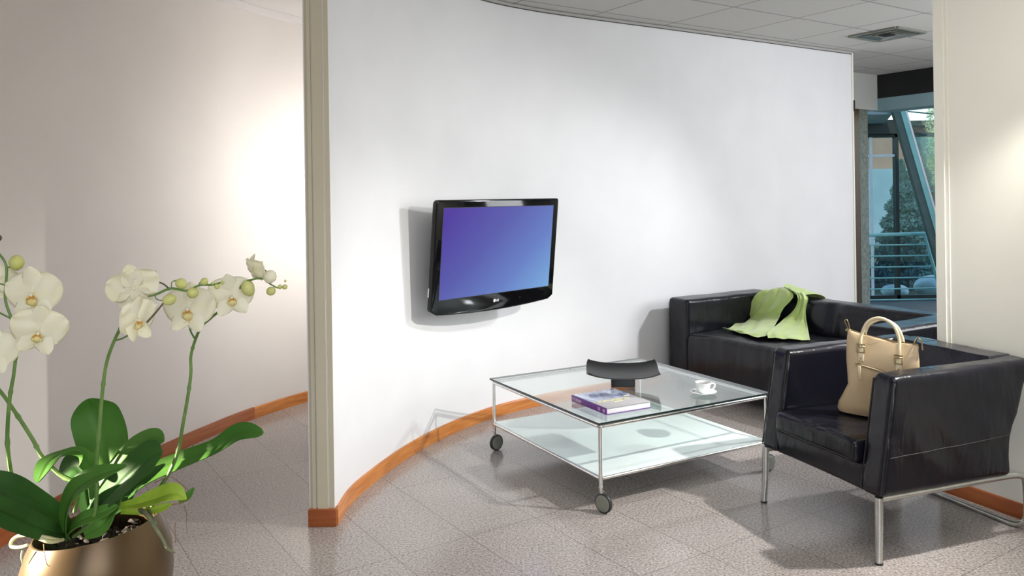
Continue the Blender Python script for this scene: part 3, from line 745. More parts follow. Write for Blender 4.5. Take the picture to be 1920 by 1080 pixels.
# left tail: over the back, down and across the seat
sl = lambda x, y, z: msofa @ V3(x, y, z)
strip([sl(.935, -.31, .585), sl(.915, -.30, .655), sl(.82, -.285, .668), sl(.72, -.275, .670), on_back(1418, 560, .69), on_back(1404, 588, .66), on_back(1386, 604, .60), on_seat(1370, 616, .455), on_seat(1356, 616, .452)],
      [sl(.935, -.54, .595), sl(.915, -.53, .67), sl(.83, -.51, .700), sl(.73, -.49, .712), on_back(1488, 556, .67), on_back(1468, 580, .63), on_back(1460, 600, .58), on_seat(1444, 626, .470), on_seat(1424, 634, .452)], ph=.3, amp=.020, freq=2.6)
# right tail
strip([sl(.935, -.42, .59), sl(.915, -.42, .68), sl(.83, -.43, .715), sl(.73, -.46, .715), on_back(1497, 556, .66), on_back(1492, 580, .64), on_back(1468, 602, .58), on_seat(1442, 622, .480), on_seat(1440, 634, .456)],
      [sl(.935, -.66, .575), sl(.915, -.66, .645), sl(.83, -.665, .672), sl(.735, -.65, .672), on_back(1516, 562, .68), on_back(1512, 588, .66), on_back(1515, 612, .60), on_seat(1519, 632, .462), on_seat(1520, 639, .452)], ph=1.4, amp=.018, freq=2.4)
sf = obj('scarf', bm, M['scarf'], ang=80)
tag(sf, 'crumpled lime green silk scarf draped over the back of the black sofa', 'scarf')

# ------------------------------------------------------------ handbag
bg_ = thing('handbag', 'beige leather tote bag with two rolled handles standing in the black armchair', 'bag', (1.545, 3.375, .462), R(-42))
bm = B(); secs = [(0, -.180, .140, .050), (.012, -.186, .143, .054), (.035, -.182, .143, .056), (.07, -.160, .144, .054), (.115, -.138, .144, .049), (.16, -.142, .144, .044), (.21, -.147, .143, .037), (.26, -.148, .142, .027), (.30, -.143, .141, .017), (.325, -.139, .140, .011), (.332, -.137, .139, .007)]
rings = []; nn = 48
for z, xl, xr, th in secs:
    ring = []
    for k in range(nn):
        a = 2*PI*k/nn; cxx, sxx = math.cos(a), math.sin(a)
        x = (xl+xr)/2+(xr-xl)/2*math.copysign(abs(cxx)**.55, cxx); y = th*math.copysign(abs(sxx)**.75, sxx)
        p = V3(x, y, z); d = wr(Vector((x, y*.5, z)), 14, .010, 3)*min(1, z*8)
        crease = .014*math.sin(z*85+x*22)*max(0, 1-abs(z-.09)/.07)*max(0, -x/.14)
        ring.append(bm.verts.new(p+V3(0, -d-crease if sxx < 0 else d, (-.018*(x/.14)*(z/.33))-.010*(1-(x/.145)**2)*(z/.33)**4)))
    rings.append(ring)
for a_, b_ in zip(rings, rings[1:]):
    for k in range(nn): bm.faces.new((a_[k], a_[(k+1) % nn], b_[(k+1) % nn], b_[k]))
bm.faces.new(rings[0]); bm.faces.new(rings[-1])
obj('bag_body', bm, M['bag'], bg_, ang=60)
def bagy(z):
    for (z0, _, _, t0), (z1, _, _, t1) in zip(secs, secs[1:]):
        if z0 <= z <= z1: return t0+(t1-t0)*(z-z0)/(z1-z0)
    return .007
def bfront(x, z, out=.001):
    """a point on the front of the bag, as the body mesh has it"""
    for (z0, xl0, xr0, t0), (z1, xl1, xr1, t1) in zip(secs, secs[1:]):
        if z0 <= z <= z1: break
    q = (z-z0)/(z1-z0); xl = xl0+(xl1-xl0)*q; xr = xr0+(xr1-xr0)*q; th = t0+(t1-t0)*q
    k_ = min(.98, abs(x-(xl+xr)/2)/((xr-xl)/2))**(1/.55); y = -th*(math.sqrt(1-k_*k_)**.75)
    d = wr(Vector((x, y*.5, z)), 14, .010, 3)*min(1, z*8)
    return V3(x, y-d-out, z+(-.018*(x/.14)*(z/.33))-.010*(1-(x/.145)**2)*(z/.33)**4)
for s, top, mt in ((-1, .405, 1), (1, .395, 1)):
    bm = B(); y = s*.020
    pts = [V3(-.076, y+s*.010, .285), V3(-.078, y+s*.010, .305), V3(-.074, y, .345), V3(-.050, y-s*.002, top-.012), V3(.0, y, top+.008), V3(.050, y, top-.016), V3(.072, y, .335), V3(.076, y+s*.010, .29), V3(.075, y+s*.010, .270)]
    tube(bm, crom(pts, 6), .0068, 10); obj('handle', bm, M['bag_handle'], bg_)
    if s < 0:
        for hx, hz in ((-.076, .0), (.074, -.014)):
            hz += .018
            bm = B(); softbox(bm, hx-.012, hx+.012, -.003, .003, .205+hz, .268+hz, .002, 1, .01, lambda p: (lambda b: V3(p.x, b.y+p.y-.002, b.z))(bfront(p.x, p.z))); tb_ = obj('strap_tab', bm, M['bag_handle'], bg_)
            b0 = bfront(hx, .252+hz); yb = b0.y-.006; zb0 = b0.z-.252-hz
            bm = B(); r0 = hx-.015; r1 = hx+.015
            for (xa, xb_, za, zb2) in ((r0, r1, .238, .243), (r0, r1, .261, .266), (r0, r0+.004, .238, .266), (r1-.004, r1, .238, .266)): box(bm, xa, xb_, yb-.003, yb+.002, za+hz+zb0, zb2+hz+zb0, .001)
            tube(bm, [V3(r0-.001, yb-.001, .274+hz+zb0), V3(r1+.001, yb-.001, .274+hz+zb0)], .0036, 8)
            obj('buckle', bm, M['brass'], tb_)
            b1 = bfront(hx, .215+hz); bm = B(); lathe(bm, [(0, .003), (.003, .0025), (.0048, 0)], 14, mat=Matrix.Translation((hx, b1.y-.005, b1.z)) @ Matrix.Rotation(PI/2, 4, 'X')); obj('rivet', bm, M['brass'], tb_)
zf = lambda x: .206-.030*((x+.09)/.2)**2*1.3
for dz in (-.0045, .0045):
    bm = B(); tube(bm, [bfront(x, zf(x)+dz, .0012) for x in [-.088+.19*i/16 for i in range(17)]], .0013, 6); obj('pocket_stitching', bm, M['bag_trim'], bg_)
bm = B(); tube(bm, [bfront(x, zf(x), .001) for x in [-.09+.19*i/16 for i in range(17)]], .0024, 6); obj('pocket_zip', bm, M['bag_handle'], bg_)
bm = B(); softbox(bm, -.089, -.075, -.003, .003, .142, .203, .0018, 1, .02, lambda p: (lambda b: V3(p.x+(.206-p.z)*.12, b.y+p.y-.003, b.z))(bfront(p.x, p.z))); zp = obj('zip_pull', bm, M['bag_handle'], bg_)
bm = B(); q_ = bfront(-.085, .206); box(bm, -.100, -.072, q_.y-.004, q_.y+.002, q_.z-.004, q_.z+.004, .001); obj('zip_slider', bm, M['brass'], zp)
bm = B(); tube(bm, [V3(-.137+.276*i/14, 0, .333-.010*(1-((i-7)/7)**2)-.018*((i-7)/7)) for i in range(15)], .003, 6); obj('top_zip', bm, M['brass'], bg_)
bm = B(); tube(bm, crom([V3(-.136, -.002, .345), V3(-.146, -.004, .37), V3(-.152, -.006, .385), V3(-.143, -.006, .392), V3(-.136, -.004, .375), V3(-.132, 0, .35)], 4), .0022, 6); box(bm, -.150, -.128, -.006, .006, .340, .352, .003); obj('end_clasp', bm, M['brass'], bg_)
bm = B(); tube(bm, crom([V3(.125, 0, .318), V3(.133, -.004, .335), V3(.142, -.006, .343), V3(.150, -.004, .335), V3(.154, 0, .315), V3(.156, 0, .295)], 4), .0035, 6); obj('end_clasp', bm, M['brass'], bg_)

# ============================================================ ORCHID ON ITS PEDESTAL
PY = 1.45
pc = V3((176-960)/FPX*PY-.002, PY, 0)
ZR = .822     # rim height
ped = thing('plant_stand', 'round walnut pedestal table carrying the bronze orchid pot', 'stand', (pc.x, pc.y, 0))
PT = .575
bm = B(); lathe(bm, [(0, PT-.025), (.15, PT-.025), (.17, PT-.018), (.172, PT-.006), (.168, PT), (0, PT)], 48); obj('tabletop', bm, M['pedestal'], ped)
bm = B(); lathe(bm, [(0, .02), (.045, .02), (.03, .06), (.024, .2), (.028, .4), (.045, PT-.04), (.06, PT-.025), (0, PT-.025)], 24); obj('column', bm, M['pedestal'], ped)
bm = B(); lathe(bm, [(0, 0), (.15, 0), (.152, .012), (.1, .022), (.04, .03), (0, .03)], 40); obj('base', bm, M['pedestal'], ped)
pot = thing('plant_pot', 'round bronze glazed pot holding the white orchid', 'pot', (pc.x, pc.y, PT))
hp = ZR-PT
bm = B(); lathe(bm, [(0, 0), (.062, 0), (.072, .006), (.098, .05), (.120, .105), (.1265, .150), (.1235, .19), (.114, .225), (.1045, hp-.002), (.1035, hp), (.1015, hp), (.100, hp-.004), (.110, .2), (.118, .15), (.10, .06), (0, .03)], 72)
for v in bm.verts: v.co.z += v.co.x*.13*max(0, (v.co.z-.1)/(hp-.1))
obj('pot_body', bm, M['pot'], pot, ang=60)
bm = B(); lathe(bm, [(0, hp-.030), (.05, hp-.032), (.104, hp-.045), (.10, hp-.07), (0, hp-.07)], 32, fn=lambda p: p+V3(0, 0, wr(p, 60, .010, 1)))
random.seed(4)
for i in range(90):
    a = random.random()*2*PI; r_ = .092*math.sqrt(random.random())
    s = random.uniform(.005, .012)
    mt = Matrix.Translation((r_*math.cos(a), r_*math.sin(a), hp-.032+random.uniform(-.004, .006))) @ Matrix.Rotation(random.random()*6, 4, (random.random(), random.random(), random.random()+.1)) @ Matrix.Diagonal((s*1.5, s, s*.6, 1))
    bmesh.ops.create_icosphere(bm, subdivisions=1, radius=1, matrix=mt)
bk_ = obj('bark_chips', bm, M['bark'], pot); bk_['kind'] = 'stuff'

orc = thing('orchid', 'white flowering orchid with green leaves growing from the bronze pot', 'orchid', (pc.x, pc.y, ZR-.03))
Q = lambda x, y, d=0: atY(x, y, PY+d)
def stem(pts, r0, r1, mat, nodes=(), name='stem', parent=orc, seg=8):
    p = crom(pts, 8); n = len(p); bm = B()
    rr = [r0+(r1-r0)*i/(n-1) for i in range(n)]
    for i in range(n):
        for q in nodes:
            if abs(i/(n-1)-q) < .5/(n-1): rr[i] *= 1.35
    tube(bm, p, rr, seg); return obj(name, bm, mat, parent, world=True)
s1 = stem([Q(62, 1000, .0), Q(45, 985, -.01), Q(24, 905, -.03), Q(14, 830, -.04), Q(18, 750, -.05), Q(26, 700, -.05), Q(30, 650, -.05), Q(22, 600, -.05), Q(10, 560, -.05), Q(12, 500, -.05), Q(-6, 470, -.05)], .0040, .0020, M['stem'], (.3, .42, .56), 'flower_stem')
stem([Q(12, 502, -.05), Q(20, 500, -.05), Q(31, 491, -.052)], .0015, .0014, M['stem'], name='side_stem', parent=s1)
stem([Q(22, 598, -.05), Q(10, 592, -.05), Q(-5, 584, -.05)], .0015, .0015, M['stem'], name='side_stem', parent=s1)
stem([Q(12, 535, -.05), Q(4, 533, -.05), Q(-4, 531, -.05)], .0012, .0012, M['stem'], name='side_stem', parent=s1)
s2 = stem([Q(140, 960, .0), Q(146, 912, -.0), Q(110, 888, .01), Q(78, 855, .02), Q(62, 825, .03), Q(30, 775, .04), Q(0, 733, .05), Q(-40, 690, .06)], .0042, .0032, M['stem'], (.35, .52, .7), 'flower_stem')
s3 = stem([Q(138, 1006, -.06), Q(150, 998, -.07), Q(174, 975, -.09), Q(181, 930, -.10), Q(181, 870, -.10), Q(187, 800, -.10), Q(192, 735, -.10), Q(200, 680, -.10), Q(216, 635, -.10), Q(236, 598, -.10), Q(244, 585, -.10), Q(262, 560, -.10), Q(292, 552, -.10), Q(320, 541, -.10), Q(350, 545, -.10), Q(374, 535, -.10), Q(398, 534, -.10), Q(414, 530, -.10)], .0036, .0016, M['stem'], (.19, .28, .37, .5, .66, .76), 'flower_stem')
stem([Q(295, 528, -.10), Q(307, 533, -.10), Q(318, 542, -.10)], .0012, .0015, M['twig'], name='dry_twig', parent=s3)
stem([Q(217, 638, -.10), Q(228, 635, -.11), Q(242, 628, -.12)], .0016, .0014, M['stem'], name='side_stem', parent=s3)
stem([Q(276, 604, -.12), Q(292, 586, -.12), Q(306, 569, -.12), Q(314, 562, -.12)], .0017, .0013, M['twig'], name='dry_twig', parent=s3)
stem([Q(322, 541, -.10), Q(322, 530, -.10), Q(330, 526, -.10), Q(338, 528, -.10)], .0010, .0009, M['stem'], name='side_stem', parent=s3)
stem([Q(350, 545, -.10), Q(353, 550, -.10), Q(358, 552, -.10)], .0010, .0009, M['stem'], name='side_stem', parent=s3)
stem([Q(291, 554, -.10), Q(293, 560, -.10), Q(300, 563, -.11), Q(310, 562, -.12)], .0010, .0009, M['stem'], name='side_stem', parent=s3)
stem([Q(372, 536, -.10), Q(375, 530, -.10), Q(380, 528, -.10)], .0010, .0009, M['stem'], name='side_stem', parent=s3)
s4 = stem([Q(285, 950, .06), Q(300, 915, .06), Q(318, 885, .07), Q(334, 845, .07), Q(344, 790, .07), Q(352, 745, .07), Q(358, 700, .07), Q(358, 668, .07), Q(366, 638, .07), Q(378, 612, .06), Q(396, 596, .05), Q(420, 575, .04), Q(442, 552, .03), Q(456, 532, .02), Q(470, 525, .02), Q(492, 522, .02), Q(506, 532, .02), Q(522, 540, .02), Q(533, 536, .02)], .0040, .0012, M['stem'], (.17, .3, .42), 'flower_stem')
stem([Q(366, 636, .07), Q(358, 622, .06), Q(352, 602, .05)], .0018, .0014, M['stem'], name='side_stem', parent=s4)
stem([Q(493, 521, .02), Q(500, 512, .02), Q(497, 506, .02)], .0008, .0012, M['twig'], name='dry_twig', parent=s4)

def petal_rows(L_, W_, cup=.25, curl=0., tipw=.5, base=.18, n=14, m=8, ruffle=.0):
    rows = []
    for i in range(n+1):
        t = 1-(1-i/n)**1.7
        wdt = W_*((math.sin(PI*min(1, t**tipw))**.5)*(1-base*.6)+base*.6*(1-t)) if t < 1 else 0.0
        wdt = max(wdt, W_*.02)
        row = []
        for j in range(m+1):
            s = -1+2*j/m
            y = L_*t; x = s*wdt
            z = -cup*W_*(s*s)*.5*math.sin(PI*t)-curl*L_*t*t+.02*L_*math.cos(s*PI)*t+ruffle*math.sin(s*5+t*7)*L_*.04
            row.append(V3(x, y, z))
        rows.append(row)
    return rows
def flower(c, nrm_, up, size, spread=1.0, name='flower', close=0., seed=0, label=None, lip=True):
    n_ = Vector(nrm_).normalized(); u_ = Vector(up); u_ = (u_-n_*u_.dot(n_)).normalized(); r_ = u_.cross(n_)
    F = Matrix(((r_.x, u_.x, n_.x, c.x), (r_.y, u_.y, n_.y, c.y), (r_.z, u_.z, n_.z, c.z), (0, 0, 0, 1)))
    rnd = random.Random(seed)
    fl = None
    specs = [(-64, 1.0, .70, .45, .30), (64, 1.0, .70, .45, .30)]
    bm = B(); lathe(bm, [(0, -.006), (.003, -.004), (.0034, 0), (.0026, .006), (.0030, .010), (0, .012)], 10, mat=F @ Matrix.Diagonal((size/.05, size/.05, size/.05, 1)))
    fl = obj(name, bm, M['petal'], orc, world=True, label=label)
    for k, (a, l_, w_, tw, bs_) in enumerate([(0, .98, .40, .8, .25), (145, .9, .38, .85, .3), (-145, .9, .38, .85, .3)]):
        bm = B(); gridsurf(bm, petal_rows(size*l_, size*w_, .35, -.10+close*-.8+rnd.uniform(-.06, .06), tw, bs_), .0006)
        bm.transform(F @ Matrix.Translation((0, 0, -.0012)) @ Matrix.Rotation(R(-a+rnd.uniform(-5, 5)), 4, 'Z') @ Matrix.Rotation(R(close*50), 4, 'X')); obj('sepal', bm, M['petal'], fl, world=True, ang=90)
    for k, (a, l_, w_, tw, bs_) in enumerate(specs):
        bm = B(); gridsurf(bm, petal_rows(size*l_, size*w_, .22, .06-close*.7+rnd.uniform(-.05, .05), .72, .22, 16, 10, .8), .0006)
        bm.transform(F @ Matrix.Rotation(R(-a+rnd.uniform(-6, 6)), 4, 'Z') @ Matrix.Rotation(R(close*50), 4, 'X')); obj('petal', bm, M['petal'], fl, world=True, ang=90)
    if lip:
        bm = B(); k_ = size/.058
        for s in (-1, 1):   # raised side lobes
            rows = [[V3(s*(.002+.008*math.sin(PI*t*.8))*k_, (-.004-.010*t)*k_+.003*k_*q, (.003+.013*t*(1-.3*q)+q*.003)*k_) for q in (-1, 0, 1)] for t in [i/6 for i in range(7)]]
            gridsurf(bm, rows, .0005)
        rows = [[V3(s_*(.0035+.007*math.sin(PI*t))*k_, (-.006-.018*t)*k_, (.006+.006*math.sin(t*PI)-.004*t-abs(s_)*.002)*k_) for s_ in (-1, -.5, 0, .5, 1)] for t in [i/7 for i in range(8)]]
        gridsurf(bm, rows, .0006)
        for s in (-1, 1): tube(bm, crom([F.inverted() @ (F @ V3(s*.001, -.023*k_, .002*k_)), V3(s*.004*k_, -.028*k_, .004*k_), V3(s*.007*k_, -.026*k_, .009*k_)], 3), .0005*k_, 5)
        bm.transform(F); lp = obj('lip', bm, M['lip'], fl, world=True, ang=90)
        bm = B(); bmesh.ops.create_icosphere(bm, subdivisions=2, radius=.0036*k_, matrix=F @ Matrix.Translation((0, -.003*k_, .009*k_)) @ Matrix.Diagonal((1.3, .8, 1, 1)))
        bmesh.ops.create_icosphere(bm, subdivisions=1, radius=.0022*k_, matrix=F @ Matrix.Translation((.006*k_, -.007*k_, .011*k_))); bmesh.ops.create_icosphere(bm, subdivisions=1, radius=.0022*k_, matrix=F @ Matrix.Translation((-.006*k_, -.007*k_, .011*k_)))
        obj('lip_centre', bm, M['lip_dark'], lp, world=True)
    return fl
UP = (0, 0, 1)
flower(Q(62, 552, -.09), (.10, -1, .0), (-.02, 0, 1), .049, seed=1)
flower(Q(72, 622, -.10), (.38, -.85, -.22), (.22, 0, 1), .047, seed=2)
flower(Q(-18, 660, -.07), (.2, -1, .1), (.1, 0, 1), .047, seed=3)
flower(Q(-14, 528, -.02), (-.5, .8, .1), (.1, 0, 1), .040, seed=4)
flower(Q(250, 540, -.12), (-.45, .72, .35), (-.25, 0, 1), .044, seed=5, lip=False)
flower(Q(256, 600, -.14), (.93, -.36, -.05), (-.12, 0, 1), .041, seed=6, close=.12)
flower(Q(354, 580, .0), (.02, -1, .12), (.02, 0, 1), .050, seed=7)
flower(Q(434, 556, .02), (.35, -.9, -.1), (-.1, 0, 1), .044, seed=8)
flower(Q(474, 512, .03), (.6, .55, .5), (.1, 0, 1), .034, seed=9, close=.35, lip=False)
# buds
def bud(x, y, r, d, el=1.25, a=0, mat='bud', parent=orc):
    bm = B(); k_ = PY/FPX
    lathe(bm, [(0, -1), (.35, -.92), (.75, -.6), (1, -.05), (.92, .4), (.6, .8), (.25, 1.0), (0, 1.06)], 16, mat=Matrix.Translation(Q(x, y, d)) @ Matrix.Rotation(R(a), 4, 'Y') @ Matrix.Rotation(R(15), 4, 'X') @ Matrix.Diagonal((r*k_, r*k_, r*k_*el, 1)))
    obj('bud', bm, M[mat], parent, world=True, ang=70)
bud(31, 493, 13, -.052, 1.1, 10)
bud(317, 562, 10, -.12, 1.25, 75); bud(340, 532, 9.5, -.10, 1.1, -60); bud(361, 549, 10, -.10, 1.05, 60); bud(383, 528, 6.5, -.10, 1.1, 60); bud(407, 537, 5, -.10, 1, 60); bud(417, 530, 3.5, -.10, 1, 0); bud(399, 531, 3, -.10, 1, 0)
bud(465, 541, 12.5, .01, 1.25, -20); bud(506, 519, 12.5, .01, 1.05, 30, 'petal'); bud(508, 546, 8.5, .02, 1.1, 60); bud(525, 538, 4, .02, 1.2, 0); bud(534, 538, 5, .02, 1.1, 60); bud(535, 527, 2.2, .02, 1.3, 0)
bud(-2, 446, 5, -.05, 1.2, 0, 'twig')

# leaves
def leaf(spine, widths, hint, mat='leaf', fold=.25, n=6, tipround=.6, label=None, roll=0):
    p = crom(spine, 12); m_ = len(p); rows = []; k_ = PY/FPX
    ww = crom([V3(w_, 0, 0) for w_ in widths], 12)
    pf = lambda u: p[min(int(u*(m_-1)), m_-2)].lerp(p[min(int(u*(m_-1)), m_-2)+1], u*(m_-1)-min(int(u*(m_-1)), m_-2))
    us = [1-(1-i/44)**1.9 for i in range(45)]; p = [pf(u) for u in us]; m_ = 45
    for i, c in enumerate(p):
        t = us[i]; T = (p[min(i+1, m_-1)]-p[max(i-1, 0)]).normalized()
        h = Vector(hint) if not isinstance(hint, list) else Vector(hint[0]).lerp(Vector(hint[1]), t)
        s_ = T.cross(h).normalized(); nn_ = s_.cross(T).normalized()
        wq = t*(len(ww)-1); wi = min(int(wq), len(ww)-2); wd = (ww[wi].x+(ww[wi+1].x-ww[wi].x)*(wq-wi))*k_/2
        if t > .68: wd *= math.sqrt(max(.0, 1-((t-.68)/.32)**2.0))*.98+.02
        row = []
        for j in range(-n, n+1):
            q = j/n
            row.append(c+s_*(q*wd)+nn_*(fold*wd*(abs(q)**1.3)-(.10*wd if j == 0 else 0)))
        rows.append(row)
    bm = B(); gridsurf(bm, rows, .0016)
    lf = obj('leaf', bm, M[mat], orc, world=True, ang=75, label=label)
    return lf
leaf([Q(210, 960, .02), Q(208, 900, .05), Q(196, 830, .08), Q(178, 775, .09), Q(164, 748, .08)], [30, 62, 98, 94, 70], (0.1, -1, .15), 'leaf_mid', .12)
leaf([Q(178, 935, .02), Q(172, 880, .03), Q(140, 852, .0), Q(100, 862, -.05), Q(72, 905, -.09)], [18, 26, 40, 56, 52], [(.2, -.6, .8), (-.5, -.9, .5)], 'leaf_mid', .2)
leaf([Q(170, 960, .05), Q(160, 900, .08), Q(140, 875, .10), Q(112, 888, .12)], [30, 50, 60, 46], (0, -1, .5), 'leaf', .15)
leaf([Q(185, 940, .0), Q(205, 895, .0), Q(245, 848, -.01), Q(285, 825, -.02), Q(308, 828, -.03)], [24, 40, 52, 46, 30], (-.35, -.75, .8), 'leaf_mid', .2)
leaf([Q(155, 985, -.02), Q(190, 945, -.06), Q(240, 895, -.08), Q(285, 855, -.09), Q(305, 848, -.09)], [22, 42, 58, 60, 44], (-.3, -.9, .55), 'leaf', .22)
leaf([Q(215, 950, .05), Q(265, 900, .09), Q(330, 868, .11), Q(400, 840, .10), Q(450, 810, .09), Q(494, 812, .07)], [26, 40, 40, 34, 40, 42], [(-.1, -.8, .9), (-.2, -.95, .55)], 'leaf_mid', .2)
leaf([Q(130, 1002, -.03), Q(95, 965, -.07), Q(45, 935, -.12), Q(-10, 915, -.16), Q(-60, 915, -.2)], [22, 46, 58, 60, 50], (.2, -.8, .9), 'leaf', .25)
leaf([Q(128, 1006, -.05), Q(90, 995, -.10), Q(40, 975, -.14), Q(-20, 950, -.2), Q(-60, 945, -.22)], [20, 34, 42, 40, 30], (.0, -.9, .6), 'leaf', .3)
leaf([Q(122, 1002, -.06), Q(124, 960, -.09), Q(140, 922, -.11), Q(178, 895, -.12), Q(238, 874, -.12)], [26, 38, 46, 42, 26], [(-.5, -1, .2), (-.3, -.6, 1)], 'leaf_mid', .22)
leaf([Q(125, 1004, -.06), Q(150, 978, -.09), Q(190, 962, -.09), Q(222, 948, -.08)], [20, 28, 26, 18], (0, -.8, .9), 'leaf_mid', .25)
leaf([Q(160, 1003, -.08), Q(190, 985, -.09), Q(212, 958, -.07), Q(228, 930, -.05)], [16, 34, 30, 14], (-.4, -1, .1), 'leaf_mid', .2)
leaf([Q(200, 965, .0), Q(235, 940, .02), Q(262, 905, .06), Q(310, 870, .09)], [20, 30, 28, 16], (-.3, -.9, .3), 'leaf', .2)
leaf([Q(215, 952, -.04), Q(255, 946, -.04), Q(290, 936, -.05), Q(325, 926, -.06), Q(350, 936, -.06)], [12, 22, 34, 36, 16], (.0, -.75, .8), 'leaf_lime', .45, label='bright yellow green leaf')
leaf([Q(228, 960, -.04), Q(265, 960, -.05), Q(300, 954, -.06), Q(322, 944, -.06)], [8, 10, 14, 12], (0, -.9, .5), 'leaf_lime', .3, label='narrow yellow green lower leaf')
leaf([Q(335, 940, -.05), Q(350, 932, -.04), Q(364, 914, -.03)], [8, 14, 8], (0, -1, .4), 'leaf_mid', .2)
# roots
def rt(pts, r0, r1, mat, name='aerial_root'): return stem(pts, r0, r1, M[mat], name=name)
rt([Q(262, 955, -.04), Q(275, 965, -.09), Q(288, 985, -.10), Q(303, 1008, -.10), Q(314, 1028, -.10), Q(327, 1036, -.09)], .0042, .0018, 'root')
rt([Q(276, 950, -.04), Q(286, 972, -.09), Q(294, 985, -.10)], .003, .002, 'root')
rt([Q(318, 946, -.06), Q(338, 944, -.05), Q(348, 938, -.05), Q(333, 938, -.06)], .0012, .0006, 'root_brown')
rt([Q(330, 978, -.05), Q(328, 990, -.05), Q(329, 1005, -.05), Q(329, 1018, -.05)], .0009, .0006, 'root_brown')
rt([Q(345, 948, -.04), Q(350, 965, -.04), Q(349, 985, -.04), Q(351, 1000, -.04)], .0006, .0005, 'root_brown')
rt([Q(290, 905, .03), Q(320, 895, .04), Q(345, 912, .04), Q(358, 925, .04)], .0006, .0005, 'root_brown')
rt([Q(110, 1014, -.10), Q(85, 1008, -.115), Q(60, 1002, -.10), Q(38, 1004, -.09), Q(24, 1012, -.09), Q(21, 1024, -.09), Q(36, 1026, -.10), Q(52, 1022, -.11)], .0040, .0024, 'root_pale')
rt([Q(118, 1012, -.09), Q(95, 1016, -.118), Q(72, 1008, -.115), Q(56, 998, -.10), Q(48, 1000, -.08)], .0030, .0036, 'root_pale')
rt([Q(82, 1020, -.125), Q(84, 1040, -.135), Q(88, 1058, -.142), Q(94, 1062, -.143)], .0009, .0005, 'root_brown')
rt([Q(42, 1032, -.09), Q(40, 1044, -.09), Q(42, 1056, -.09)], .0018, .0010, 'root_pale')

# ============================================================ BEYOND THE OPENING
bm = B(); prism(bm, [(-4, 9.3), (3.2, 9.4), (4.0, 8.9), (7.5, 4.2), (30, -6), (40, 45), (-4, 45)], -.35, -.13); struct('ground', bm, M['ground'])
bm = B(); prism(bm, [(3.3, 9.3), (4.0, 8.95), (7.5, 4.4), (9.0, 5.5), (6.6, 10.9), (3.6, 10.9)], -.13, -.005); struct('floor_terrace', bm, M['terrace'])
bm = B(); prism(bm, [(3.3, 9.15), (4.34, 9.15), (4.95, 10.7), (3.3, 10.7)], 2.29, 2.42); struct('trim_9', bm, M['teal_slab'], label='pale teal canopy slab outside the opening')
bm = B(); box(bm, 3.3, 5.04, 10.4, 10.6, 2.16, 2.34); struct('trim_10', bm, M['lintel'], label='dark lintel beam over the far windows')
# far windows
WY = 10.5
wn = thing('window_1', 'tall tinted windows with dark frames beyond the teal railing', 'window'); del wn['category']; wn['kind'] = 'structure'
wn.location = (4.9, WY, 0)
bm = B()
for x in (-.62, .115, .98): box(bm, x-.022, x+.022, -.04, .04, 0, 2.17)
box(bm, -.64, 1.0, -.04, .04, 2.12, 2.17); box(bm, -.64, 1.0, -.04, .04, 0, .06)
obj('window_frame', bm, M['lintel'], wn)
for xa, xb_ in ((-.598, .093), (.137, .958)):
    bm = B(); box(bm, xa, xb_, -.004, .004, .06, 2.12); obj('pane', bm, M['window_glass'], wn, smooth=False)
bm = B(); box(bm, -.235, -.20, -.03, -.02, .06, 2.12); box(bm, -.598, -.236, -.028, -.021, 1.865, 1.895); box(bm, -.199, .093, -.028, -.021, 1.865, 1.895); obj('glazing_bar', bm, M['alu'], wn)
# slanted column and slanted glazing
A0 = atY(1684, 205, 9.05); A1 = atY(1788, 566, 9.05)
dv = (A0-A1).normalized(); sd = V3(dv.z, 0, -dv.x)
lo = A1-dv*(A1.z/dv.z); hi = A0+dv*((2.40-A0.z)/dv.z)
col = thing('slanted_column', 'teal painted steel column leaning across the far window', 'column', lo)
def beam(a, b, w0, w1, y0, y1):
    bm = B(); q = []
    for p in (a, b):
        q.append([bm.verts.new(p+sd*x+V3(0, y, 0)) for x, y in ((w0, y0), (w1, y0), (w1, y1), (w0, y1))])
    for k in range(4): bm.faces.new((q[0][k], q[0][(k+1) % 4], q[1][(k+1) % 4], q[1][k]))
    bm.faces.new(q[0]); bm.faces.new(q[1][::-1]); return bm
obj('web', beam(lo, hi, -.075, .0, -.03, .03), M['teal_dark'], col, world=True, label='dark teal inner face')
obj('flange', beam(lo, hi, .0, .050, -.04, .04), M['teal'], col, world=True, label='bright teal flange')
obj('glazing_strip', beam(lo, hi, .056, .078, -.035, .03), M['alu'], col, world=True, label='white glazing strip')
obj('gasket', beam(lo, hi, .050, .056, -.03, .03), M['teal_dark'], col, world=True)
wn2 = thing('window_2', 'slanted tinted glazing to the right of the teal column', 'window', lo); del wn2['category']; wn2['kind'] = 'structure'
bm = beam(lo, hi, .078, 1.6, -.004, .004)
bmesh.ops.bisect_plane(bm, geom=bm.verts[:]+bm.edges[:]+bm.faces[:], plane_co=(0, 0, 2.42), plane_no=(0, 0, 1), clear_outer=True)
bmesh.ops.bisect_plane(bm, geom=bm.verts[:]+bm.edges[:]+bm.faces[:], plane_co=(0, 0, .0), plane_no=(0, 0, -1), clear_outer=True)
obj('pane', bm, M['window_glass'], wn2, world=True, smooth=False)
bm = B(); tr0 = atY(1693, 208, 9.05); tr1 = atY(1850, 224, 9.05); tube(bm, [tr0, tr1], .008, 8); obj('top_rail', bm, M['teal_dark'], wn2, world=True)
